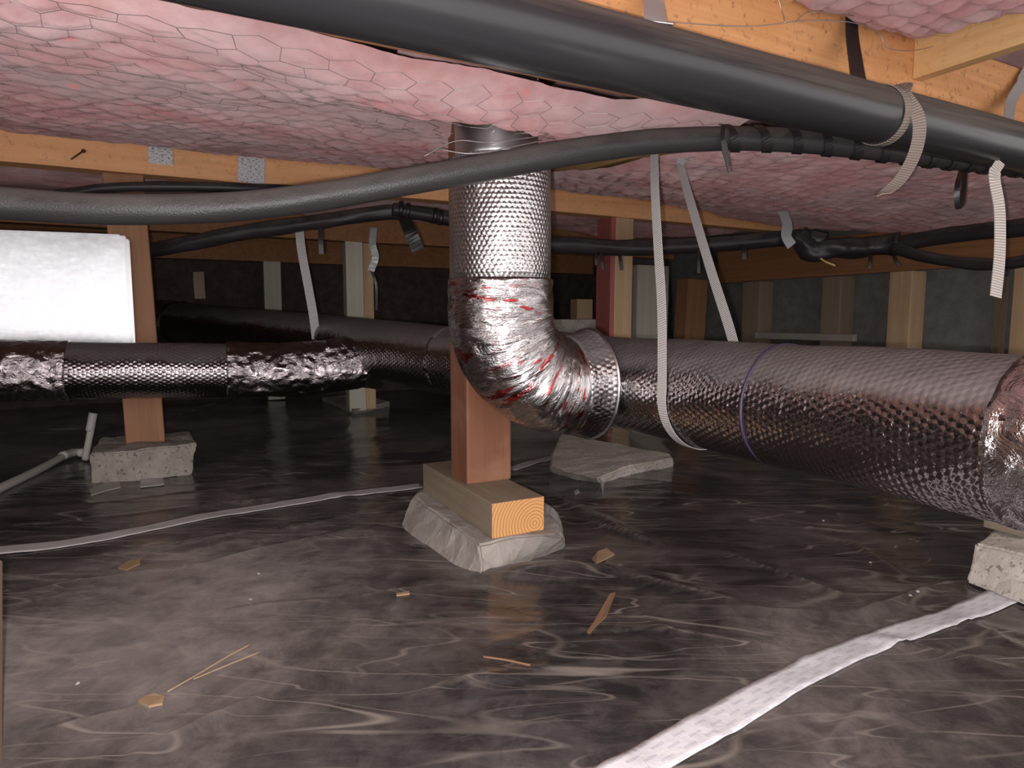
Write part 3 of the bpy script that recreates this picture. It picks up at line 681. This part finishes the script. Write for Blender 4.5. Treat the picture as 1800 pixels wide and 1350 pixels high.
# riser with elbow into the trunk
RR = .121; LZ = .43; RB = .19
rb, rd = R_AX
riser = empty('riser_duct', W(rb, rd, LZ - RR), 'shiny foil duct coming down from the insulation and turning into the trunk duct', 'duct')
tube('bubble_wrap', resample([W(rb, rd, .97), W(rb, rd, .69)], .02), RR, 'bubble_riser', riser, 72, disp=dents(2, .003), up=EB)
mc = tube('metal_collar', resample([W(rb - .012, rd, 1.30), W(rb - .01, rd, .95)], .03), RR * .80, 'metal', riser, 48, up=EB); mc['label'] = 'bare metal collar inside the hole'
arc = [W(rb, rd, .695)] + [W(rb + RB * (1 - math.cos(a)), rd, LZ + RB * (1 - math.sin(a))) for a in np.linspace(0, math.pi / 2, 16)] + [W(rb + RB + .04, rd, LZ)]
el = tube('elbow', resample(arc, .007), RR + .004, 'crinkle_red', riser, 110, disp=dents(6, .006, 5, .0022), up=EB); el['label'] = 'elbow wrapped in crinkled foil tape with red print'
lg = resample([W(rb + RB + .01, rd, LZ), W(.965, rd, LZ)], .012)
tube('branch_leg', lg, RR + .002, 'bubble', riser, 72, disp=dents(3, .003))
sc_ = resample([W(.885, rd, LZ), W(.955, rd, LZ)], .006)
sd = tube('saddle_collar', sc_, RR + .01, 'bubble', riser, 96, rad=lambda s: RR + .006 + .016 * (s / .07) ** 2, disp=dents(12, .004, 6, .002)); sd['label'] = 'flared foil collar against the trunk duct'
tube('collar_lip', [W(.952, rd, LZ), W(.957, rd, LZ)], RR + .025, 'metal', riser, 96, disp=dents(12, .004, 6, .0015))
# left branch
bp_ctl = [W(-1.7, 2.60, .43), W(-.9, 2.655, .425), at(0, 652, 2.13), at(250, 652, 2.30), at(480, 650, 2.48), at(560, 646, 2.55), at(640, 634, 2.62)]
bp = resample(catmull(bp_ctl, 12), .012)
BR = .1005
br = empty('branch_duct', at(250, 705, 2.3), 'dull foil branch duct crossing in front of the bright sheet metal panel at left', 'duct')
i0 = idx_near(bp, at(395, 650, 2.42)); i1 = idx_near(bp, at(0, 652, 2.13)); i1b = idx_near(bp, at(130, 652, 2.2))
tube('bubble_wrap', bp[:i0 + 2], BR, 'bubble_dark', br, 64, disp=dents(14, .004))
j1 = tube('joint_tape', resample(bp[i0:], .007), BR + .002, 'crinkle_dull', br, 96, disp=dents(16, .008, 6, .0045)); j1['label'] = 'crinkled dull foil tape joint'
tube('joint_tape', resample(bp[i1 - 14:i1b], .008), BR + .002, 'crinkle_dull', br, 80, disp=dents(17, .005, 6, .003))
p1 = at(634, 634, 2.61); q1 = at(660, 632, 2.64)
tube('tee_collar', resample([p1, q1], .006), BR + .004, 'crinkle', br, 72, rad=lambda s: BR + .004 + .25 * s, disp=dents(19, .005, 6, .004))
# sheet metal panel
pan = empty('sheet_metal_panel', W(-.141, 2.815, .40), 'bright galvanized sheet metal duct panel at the left edge', 'panel'); pan.rotation_euler = (0, 0, TH - math.radians(8))
def lbox(name, x0, x1, y0, y1, z0, z1, m, parent, bev=.002):
    bm = bmesh.new(); bmesh.ops.create_cube(bm, size=1)
    for v in bm.verts: v.co = Vector(((v.co.x + .5) * (x1 - x0) + x0, (v.co.y + .5) * (y1 - y0) + y0, (v.co.z + .5) * (z1 - z0) + z0))
    if bev: bmesh.ops.bevel(bm, geom=bm.edges[:], offset=bev, segments=2, affect='EDGES')
    me = bpy.data.meshes.new(name); bm.to_mesh(me); bm.free(); me.materials.append(M[m])
    o = bpy.data.objects.new(name, me); C.objects.link(o); o.parent = parent; return o
lbox('sheet', -1.6, -.012, 0, .022, 0, .508, 'galv', pan, .003)
lbox('folded_flange', -.018, .0, -.006, .028, .0, .496, 'metal', pan, .004)
lbox('top_seam', -1.6, -.03, -.003, .026, .500, .512, 'galv', pan, .002)

# ------------------------------------------------------------------ pipes
PA, PB = W(-.5, .90, 1.037), W(3.3, .90, 1.027)
drain = empty('drain_pipe', W(1.0, .90, .975), 'thick dusty black plastic drain pipe crossing the top of the picture', 'pipe')
tube('pipe', resample([PA, PB], .03), .0572, 'abs', drain, 64, disp=dents(30, .0008))
# foam insulated line
fo = empty('insulated_water_line', at(700, 345, 1.3), 'curved black foam pipe insulation sagging across the middle, in front of the riser duct', 'pipe')
fc = catmull([at(-140, 345, 1.02), at(0, 357, 1.08), at(200, 368, 1.13), at(400, 364, 1.19), at(560, 346, 1.24), at(700, 322, 1.28), at(850, 296, 1.33), at(1000, 268, 1.38), at(1140, 250, 1.43), at(1272, 243, 1.47)], 10)
fc = [p for p in fc]; tube('foam_sleeve', resample(fc, .012), .0262, 'foam', fo, 40, disp=dents(33, .0012, 9))
fc2 = catmull([at(1266, 243, 1.475), at(1400, 247, 1.50), at(1540, 262, 1.54), at(1660, 277, 1.62), at(1800, 294, 1.78), at(1950, 312, 2.0)], 10)
p2 = resample(fc2, .012); tube('wrapped_section', p2, .0255, 'foam', fo, 36, disp=dents(35, .002, 14))
# spiral of black tape on the wrapped section
sp = []; Ls = 0; p2 = resample(fc2, .0022)
for i in range(len(p2) - 1):
    T = (p2[i + 1] - p2[i]).normalized(); a = Vector((0, 0, 1)); a = (a - T * a.dot(T)).normalized(); c = T.cross(a); Ls += (p2[i + 1] - p2[i]).length
    ph = Ls / .075 * 2 * math.pi; sp.append((p2[i] + (a * math.cos(ph) + c * math.sin(ph)) * .0285, T))
stp = ribbon('spiral_tape', [q for q, _ in sp], [t for _, t in sp], .020, 'black', fo, .0015); stp['label'] = 'glossy black tape wound in a spiral'
tie = ribbon('cable_tie', catmull([at(1272, 222, 1.445), at(1270, 240, 1.43), at(1275, 268, 1.435), at(1281, 304, 1.44)], 4), Vector((1, 0, 0)), [.008] * 6 + [.012] * 3 + [.009, .006, .004, .002], 'black', None, .003)
tag(tie, 'black cable tie with pointed tail at the foam sleeve end', 'cable tie', 'black cable ties')
# thin line along the left girder
tag(tube('black_water_line', resample(catmull([at(20, 356, 2.2), at(120, 340, 2.24), at(200, 330, 2.28), at(300, 328, 2.34), at(450, 331, 2.44), at(540, 335, 2.52), at(640, 346, 2.62)], 8), .02), .017, 'wrap', None, 16, disp=dents(40, .002, 12)), 'thin black line tucked under the left girder', 'pipe')
# insulated lines behind
bl = empty('back_water_line', at(1200, 445, 3.0), 'dark wrapped pipe hanging under the middle girder, passing behind the riser duct', 'pipe')
tube('left_run', resample(catmull([at(240, 446, 2.70), at(330, 428, 2.70), at(430, 409, 2.71), at(560, 390, 2.73), at(690, 373, 2.76), at(780, 383, 2.80), at(880, 408, 2.84), at(975, 430, 2.88)], 8), .02), .030, 'wrap', bl, 24, disp=dents(42, .005, 9))
tube('middle_run', resample(catmull([at(960, 428, 2.87), at(1090, 436, 2.96), at(1230, 431, 2.98), at(1390, 418, 2.97), at(1450, 424, 2.93)], 8), .02), .036, 'wrap', bl, 24, disp=dents(44, .005, 9))
tube('fitting', resample(catmull([at(1400, 412, 2.96), at(1425, 440, 2.94), at(1462, 436, 2.90), at(1500, 436, 2.86), at(1580, 431, 2.75)], 8), .012), .042, 'wrap', bl, 24, disp=dents(46, .016, 12, .004))
tube('right_run', resample(catmull([at(1570, 432, 2.76), at(1660, 415, 2.6), at(1760, 404, 2.42), at(1850, 396, 2.28)], 8), .02), .031, 'wrap', bl, 24, disp=dents(47, .004, 9))
tube('lower_run', resample(catmull([at(1570, 436, 2.72), at(1640, 455, 2.58), at(1740, 465, 2.4), at(1840, 454, 2.24)], 8), .02), .022, 'wrap', bl, 20, disp=dents(48, .004, 9))
# ribbed fittings behind the riser at left
hf = empty('hose_fitting', at(735, 385, 2.55), 'cluster of black ribbed hose fittings just left of the riser duct', 'fitting')
tube('hose_end', resample([at(690, 368, 2.55), at(790, 384, 2.62)], .01), .024, 'wrap', hf, 20)
for k, (x, y) in enumerate([(700, 368), (712, 371), (760, 379), (770, 382)]): tube('ring', [at(x, y, 2.55 + k * .018), at(x + 6, y + 1, 2.555 + k * .018)], .031, 'black', hf, 24)

# ------------------------------------------------------------------ hangers
def around(axis_pt, T, r, a0, a1, n=20, side=None):
    a = Vector((0, 0, 1)); a = (a - T * a.dot(T)).normalized(); c = T.cross(a)
    return [axis_pt + (a * math.cos(t) + c * math.sin(t)) * r for t in np.linspace(a0, a1, n)]
# grey strap slung under the trunk: front side comes down at px 1155, back side goes up at px 1285 -> 1195
sa = W(1.09, 1.12, .425)
arcp = around(sa, ED, TR + .004, math.radians(-82), math.radians(-278), 30)
f0 = catmull([at(1150, 250, 1.74), at(1151, 330, 1.67), at(1157, 440, 1.58), at(1163, 540, 1.505)] + arcp[0:1], 6)
f1 = catmull(arcp[-1:] + [at(1283, 580, 1.64), at(1248, 470, 1.78), at(1208, 335, 1.97), at(1193, 275, 2.03)], 6)
hs = empty('hanger_strap', W(1.09, 1.12, .29), 'long pale grey strap slung under the trunk duct, right of the riser', 'strap', 'duct hanger straps')
ribbon('front_band', f0 + arcp[1:14], ED, .028, 'web_grey', hs, .0016)
ribbon('back_band', arcp[13:-1] + f1, ED, .028, 'web_grey', hs, .0016)
cl = []
for k in range(14): cl.append(at(1190 + 30 * random.random(), 272 + 20 * random.random(), 1.98))
kn = ribbon('crumpled_tape', catmull(cl[:7], 4), Vector((.5, .3, .8)), .02, 'silver', hs, .001); kn['label'] = 'crumpled silver tape at the strap top'
st = catmull([at(526, 400, 2.86), at(530, 440, 2.83), at(541, 500, 2.80), at(550, 550, 2.77), at(556, 596, 2.74)], 6)
tag(ribbon('hanger_strap', st, Vector((.97, .2, 0)), .036, 'web_grey', None, .0016), 'narrow grey strap hanging onto the far duct at left', 'strap', 'duct hanger straps')
# drain pipe hangers
T = (PB - PA).normalized()
def pipe_at(px):
    best = min((PA.lerp(PB, t) for t in np.linspace(0, 1, 2000)), key=lambda p: abs((900 + F * p.x / (p.y * CP - (p.z - CZ) * SP)) - px)); return best
def loop(name, px, r, width, m, label, group, a0=-.2, a1=2 * math.pi - .2, tiltx=.0, parent=None):
    c = pipe_at(px); pts = around(c, T, r, a0, a1, 40); pts = [p + T * tiltx * ((p.z - c.z) / r) for p in pts]
    o = ribbon(name, pts, T, width, m, parent, .002); 
    if label: tag(o, label, 'strap', group)
    return o
loop('pipe_strap', 1548, .0592, .022, 'web_brown', 'dusty strap tight around the drain pipe at right', 'drain pipe straps', tiltx=-.01)
c = pipe_at(1600); b_ = pipe_at(1575)
lp = catmull([b_ + Vector((-.06, .02, .055)), b_ + Vector((0, -.02, .064)), at(1590, 165, (c.y - .075)), at(1612, 200, c.y - .10), at(1616, 235, c.y - .11), at(1606, 275, c.y - .12), at(1585, 312, c.y - .13), at(1560, 335, c.y - .135), at(1535, 345, c.y - .135)], 6)
tag(ribbon('pipe_strap', lp, [Vector((.9, -.35, .25))] * len(lp), .024, 'web_brown', None, .002), 'loose curling brown strap end hanging from the drain pipe', 'strap', 'drain pipe straps')
c = pipe_at(1512)
bs_ = catmull([atd(1497, 18, 1.092), atd(1498, 60, 1.07), atd(1503, 100, 1.02), atd(1510, 140, .955), c + Vector((0, -.01, .058))], 6)
tag(ribbon('pipe_strap', bs_, EB, .042, 'black', None, .003), 'black strap holding the drain pipe to the orange girder', 'strap', 'drain pipe straps')
ss_ = catmull([atd(1148, -30, 1.092), atd(1150, 0, 1.07), atd(1152, 30, .99), atd(1153, 52, .945), pipe_at(1153) + Vector((0, -.02, .0565))], 6)
tag(ribbon('pipe_strap', ss_, EB, .046, 'silver', None, .0015), 'silver tape strap over the drain pipe at the top edge', 'strap', 'drain pipe straps')
ss_ = catmull([atd(1812, 110, 1.092), atd(1800, 140, 1.085), atd(1778, 178, 1.06), atd(1772, 225, .985)], 6)
tag(ribbon('pipe_strap', ss_, EB, [.05] * 8 + [.036] * 11, 'silver', None, .0015), 'crumpled silver strap at the right edge above the drain pipe', 'strap', 'drain pipe straps')
wb = catmull([pipe_at(1745) + Vector((.0, -.03, -.053)), atd(1748, 310, .87), atd(1757, 370, .86), atd(1757, 450, .85), atd(1750, 522, .84)], 8)
tag(ribbon('webbing_tail', wb, Vector((.97, .22, 0)), [.025] * 6 + [.033] * 27, 'web_white', None, .002), 'ribbed white webbing tail hanging straight down at right', 'strap')
bt = catmull([atd(1692, 292, 1.0), atd(1683, 325, .98), atd(1682, 355, .98), atd(1687, 366, .985), atd(1693, 340, 1.0), atd(1696, 300, 1.02)], 6)
tag(ribbon('cable_tie', bt, Vector((.7, -.5, .2)), .012, 'black', None, .002), 'small black looped tie below the drain pipe at right', 'cable tie', 'black cable ties')
def tail(px, y0, y1, Y, label, dx=0, wd=.012, m='black'):
    p = catmull([at(px, y0, Y), at(px + dx * .4, (y0 + y1) / 2, Y - .01), at(px + dx, y1, Y - .01)], 4)
    tag(ribbon('cable_tie', p, Vector((1, .2, 0)), wd, m, None, .003), label, 'cable tie', 'black cable ties')
tail(1047, 440, 466, 2.92, 'shortest of three cable tie tails in front of the crimson post face', 1)
tail(1056, 440, 474, 2.92, 'middle of three cable tie tails in front of the crimson post face', 4, .014)
tail(1089, 440, 475, 2.93, 'cable tie tail in front of the tan post face', 4, .016)
tail(1228, 440, 480, 2.93, 'cable tie tail right of the long grey strap', 0, .015)
tail(1308, 430, 456, 2.93, 'broad short cable tie tail under the wrapped pipe', 0, .022)
tail(1530, 448, 472, 2.74, 'cable tie tail under the pipe fitting at right', -2, .014)
tail(1570, 448, 468, 2.74, 'slanting cable tie tail right of the pipe fitting', 10, .014)
tail(563, 400, 447, 2.55, 'cable tie tail right of the narrow grey strap', 2, .018)
tail(1442, 454, 467, 2.74, 'yellowish tie tail at the pipe fitting', 26, .008, 'yellow')
tag(ribbon('pipe_hanger', catmull([at(712, 385, 2.55), at(722, 410, 2.52), at(735, 440, 2.54)], 6), Vector((1, .2, 0)), .05, 'black', None, .003), 'wide black band hanging left of the riser duct', 'strap')
s1 = catmull([at(1376, 372, 2.97), at(1384, 395, 2.94), at(1382, 415, 2.92), at(1392, 432, 2.92)], 5)
tag(ribbon('pipe_hanger', s1, Vector((1, .2, 0)), .05, 'silver', None, .0015), 'silver strap holding the dark wrapped pipe at right', 'strap')
s2 = catmull([at(657, 400, 3.3), at(655, 430, 3.25), at(660, 452, 3.25), at(652, 476, 3.25)], 5)
tag(ribbon('pipe_hanger', s2, [Vector((1, .3 + .25 * math.sin(k), 0)) for k in range(len(s2))], .034, 'silver', None, .0015), 'twisted silver strap in front of the far pale post', 'strap')
tag(ribbon('cable_tie', catmull([at(652, 474, 3.26), at(661, 500, 3.26), at(662, 545, 3.28)], 5), Vector((1, .2, 0)), .012, 'black', None, .002), 'dark thin tail below the twisted silver strap', 'cable tie', 'black cable ties')
tag(ribbon('silver_tag', catmull([at(349, 478, 3.6), at(350, 500, 3.58), at(352, 525, 3.58)], 4), Vector((1, .3, 0)), .055, 'post_dim', None, .002), 'dim pale tag hanging in the dark at left', 'tag')
# printed tabs on the left girder
def tab(px, py0, py1, wpx, label, slant=0):
    Pt = [atd(px + slant * t, py0 + (py1 - py0) * t, 2.826 - .004 * t) for t in (0, .5, 1)]
    tag(ribbon('tape_tab', catmull(Pt, 3), EB, wpx * .0023, 'silver_print', None, .0015), label, 'tape', 'silver tape tabs')
tab(281, 243, 289, 35, 'left printed silver tape tab on the orange girder', 2)
tab(443, 265, 322, 43, 'right printed silver tape tab on the orange girder', -2)
u0 = W(.03, 2.835, 1.136)
tag(ribbon('tape_tab', [atz(192, 312, 1.137), atz(212, 322, 1.137), atz(232, 318, 1.137)], Vector((0, 1, 0)), .05, 'silver_print', None, .0015), 'silver tape tab on the underside of the left girder', 'tape', 'silver tape tabs')
nl = empty('nail', atd(147, 265, 2.825), 'bent rusty nail in the left girder face', 'nail')
tube('shank', [atd(125, 280, 2.80), atd(147, 265, 2.83)], .003, 'nail', nl, 8); tube('head', [atd(146, 266, 2.82), atd(148, 264.5, 2.823)], .007, 'nail', nl, 10)
# loose netting wire along the orange girder
def lw(L, label):
    tag(tube('loose_wire', catmull(L, 6), .0012, 'wire', None, 5), label, 'wire', 'loose netting wires')
lw([atd(1060, 22, 1.09), atd(1200, 40, 1.07), atd(1320, 46, 1.07), atd(1420, 36, 1.07), atd(1500, 40, 1.06), atd(1545, 58, 1.06), atd(1560, 84, 1.06), atd(1610, 88, 1.06), atd(1680, 70, 1.03), atd(1800, 30, .95)], 'long loose wire across the orange girder face at top right')
lw([atd(1366, -8, 1.08), atd(1374, 18, 1.08), atd(1380, 40, 1.07)], 'short upright wire on the orange girder at top')
lw([atd(1395, 42, 1.06), atd(1420, 22, 1.06), atd(1470, 24, 1.06), atd(1560, 34, 1.06)], 'wavy wire left of the black pipe strap')
# lint in netting
cl = [at(822 + 28 * random.random(), 168 + 18 * random.random(), 1.45 + .02 * random.random()) for _ in range(7)]
tag(ribbon('foil_scrap', catmull(cl, 4), Vector((.6, .3, .7)), .012, 'silver', None, .001), 'tiny crumpled silver scrap stuck in the insulation netting', 'scrap')
lw([at(770, 262, 1.42), at(830, 270, 1.42), at(900, 258, 1.44), at(950, 248, 1.46)], 'loose wire across the torn hole round the riser')
lw([at(745, 275, 1.42), at(800, 248, 1.44), at(860, 250, 1.46), at(945, 240, 1.5)], 'upper loose wire across the torn hole round the riser')

# ------------------------------------------------------------------ tape seams on the sheet
def floor_tape(name, L, width, m, label, lift=.003, n=7):
    P = [on_floor(*q) for q in L]; P = resample(catmull(P, 8), .012); N = len(P); vs = []; fs = []; uvs = []
    for i in range(N):
        t = (P[min(i + 1, N - 1)] - P[max(i - 1, 0)]); t.z = 0; t.normalize(); s = Vector((-t.y, t.x, 0))
        wv = width * (1 + .05 * noise.noise(P[i] * 9))
        for k in range(n):
            q = P[i] + s * wv * (k / (n - 1) - .5); vs.append(Vector((q.x, q.y, max(floor_z(q.x + ox, q.y + oy) for ox, oy in ((0, 0), (.012, 0), (-.012, 0), (0, .012), (0, -.012))) + lift + .0012 * noise.noise(q * 30))))
    for i in range(N - 1):
        for k in range(n - 1):
            fs.append((i * n + k, (i + 1) * n + k, (i + 1) * n + k + 1, i * n + k + 1)); u0, u1 = i * .012, (i + 1) * .012; v0, v1 = k / (n - 1) * width, (k + 1) / (n - 1) * width
            uvs.append(((u0, v0), (u1, v0), (u1, v1), (u0, v1)))
    org = base_of(vs); o = link(name, mesh_pd(name, vs, fs, uvs, org), m, None, org, 0, True)
    sol = o.modifiers.new('thick', 'SOLIDIFY'); sol.thickness = .0012; sol.offset = -1
    return tag(o, label, 'tape', 'seam tapes on the sheet')
floor_tape('seam_tape', [(1030, 1400), (1118, 1348), (1235, 1282), (1360, 1212), (1480, 1152), (1600, 1108), (1700, 1075), (1785, 1040), (1840, 1020)], .060, 'tape', 'wide white printed seam tape across the lower right')
floor_tape('seam_tape', [(-40, 973), (100, 958), (250, 931), (400, 902), (540, 880), (650, 865), (740, 854)], .066, 'tape_far', 'long grey seam tape from the left edge to the middle post')
floor_tape('seam_tape', [(895, 826), (940, 812), (985, 803)], .06, 'tape_far', 'short grey seam tape between middle post and flat slab')
floor_tape('seam_tape', [(266, 826), (267, 842), (268, 856)], .075, 'tape_far', 'short pale tape end under the left footing')
# ------------------------------------------------------------------ loose bits on the sheet
def flake(name, outline, m, label, cat, lift=.002, th=.0022, group=None):
    P = [on_floor(*q) for q in outline]; zc = max(p.z for p in P) 
    bm = bmesh.new(); lo = [bm.verts.new((p.x, p.y, p.z + lift * .3)) for p in P]; hi = [bm.verts.new((p.x, p.y, p.z + lift + th)) for p in P]; n = len(P)
    bm.faces.new(hi); bm.faces.new(lo[::-1])
    for i in range(n): bm.faces.new((lo[i], lo[(i + 1) % n], hi[(i + 1) % n], hi[i]))
    bmesh.ops.recalc_face_normals(bm, faces=bm.faces[:]); org = base_of([v.co for v in bm.verts])
    for v in bm.verts: v.co -= org
    me = bpy.data.meshes.new(name); bm.to_mesh(me); bm.free(); o = link(name, me, m, None, org); return tag(o, label, cat, group)
flake('wood_chip', [(243, 1236), (255, 1227), (272, 1223), (290, 1228), (286, 1240), (262, 1245)], 'tan', 'tan wood chip at the lower left of the sheet', 'chip')
flake('wood_chip', [(208, 1000), (225, 988), (248, 984), (246, 993), (222, 1004)], 'tan', 'pale tan chip below the long grey seam tape at left', 'chip')
flake('wood_chip', [(697, 1043), (718, 1040), (720, 1046), (697, 1049)], 'tan', 'small tan splinter left of the footing corner', 'chip')
flake('wood_splinter', [(1072, 1046), (1082, 1044), (1066, 1085), (1050, 1100), (1036, 1116), (1032, 1113), (1044, 1096)], 'brown', 'long brown splinter right of centre on the sheet', 'splinter')
flake('fibre_tuft', [(1040, 985), (1050, 972), (1066, 966), (1080, 976), (1066, 984), (1048, 992)], 'tan', 'frayed tan tuft right of the middle footing', 'tuft')
flake('pale_scrap', [(158, 862), (160, 872), (185, 864), (212, 858), (210, 848), (185, 850)], 'scrap', 'pale blue-grey scrap in front of the left footing', 'scrap')
flake('pale_scrap', [(1008, 866), (1015, 862), (1019, 866), (1011, 870)], 'scrap', 'tiny white scrap near the flat slab', 'scrap')
flake('pale_scrap', [(1055, 848), (1060, 874), (1062, 850)], 'scrap', 'thin white sliver at the flat slab corner', 'scrap')
for k, (x, y) in enumerate([(1530, 990), (1600, 1048), (1613, 1041), (1447, 916), (137, 1203), (455, 1010), (440, 1055)]):
    p = on_floor(x, y, .002); me = bpy.data.meshes.new('pebble'); bm = bmesh.new(); bmesh.ops.create_icosphere(bm, subdivisions=2, radius=.003)
    for v in bm.verts: v.co = Vector((v.co.x * 1.3, v.co.y, v.co.z * .7)) + noise.noise_vector(v.co * 200 + Vector((k, 0, 0))) * .0012
    bm.to_mesh(me); bm.free()
    where = ['by the crease below the duct at right', 'left of a pair near the right footing', 'right of a pair near the right footing', 'in the dark below the duct end', 'at the lower left', 'left of the long fold', 'lower one left of the long fold'][k]
    tag(link('pebble', me, 'scrap', None, p), 'tiny pale pebble on the sheet, ' + where, 'pebble', 'pebbles on the sheet')
def twig(L, r, label, m='tan'):
    tag(tube('straw', catmull([on_floor(x, y, .006) for x, y in L], 5), r, m, None, 6), label, 'straw', 'straws on the sheet')
twig([(295, 1222), (350, 1190), (400, 1160), (440, 1138)], .0014, 'upper of two thin straws beside the tan chip at lower left')
twig([(340, 1200), (400, 1175), (456, 1152)], .0012, 'lower of two thin straws beside the tan chip at lower left')
twig([(850, 1160), (890, 1166), (932, 1175)], .002, 'thin brown straw at the lower middle of the sheet', 'brown')
# white plastic pipe at left
pv = empty('white_pipe', on_floor(70, 840), 'thin white plastic pipe with upturned end at left of the left footing', 'pipe')
tube('lying_run', catmull([on_floor(-60, 900, .012), on_floor(0, 866, .014), on_floor(70, 832, .016), on_floor(128, 805, .03)], 6), .0155, 'pvc', pv, 16)
q = on_floor(150, 812, .0)
tube('elbow', catmull([on_floor(110, 813, .028), on_floor(132, 806, .028), on_floor(146, 808, .03)], 5), .018, 'pvc', pv, 16)
tube('upright_stub', resample([q + Vector((0, 0, .01)), at(160, 755, q.y)], .01), .0135, 'pvc', pv, 16)
tube('end_cap', resample([at(158, 757, q.y), at(164, 726, q.y)], .01), .0165, 'pvc', pv, 16)
# timber edge at the left border
e0 = on_floor(-12, 1350); ed_ = plank('wood_stake', at(-24, 1420, .80), at(-21, 985, .92), .03, .03, 'stake'); tag(ed_, 'pale wooden stake just entering the left edge', 'stake')
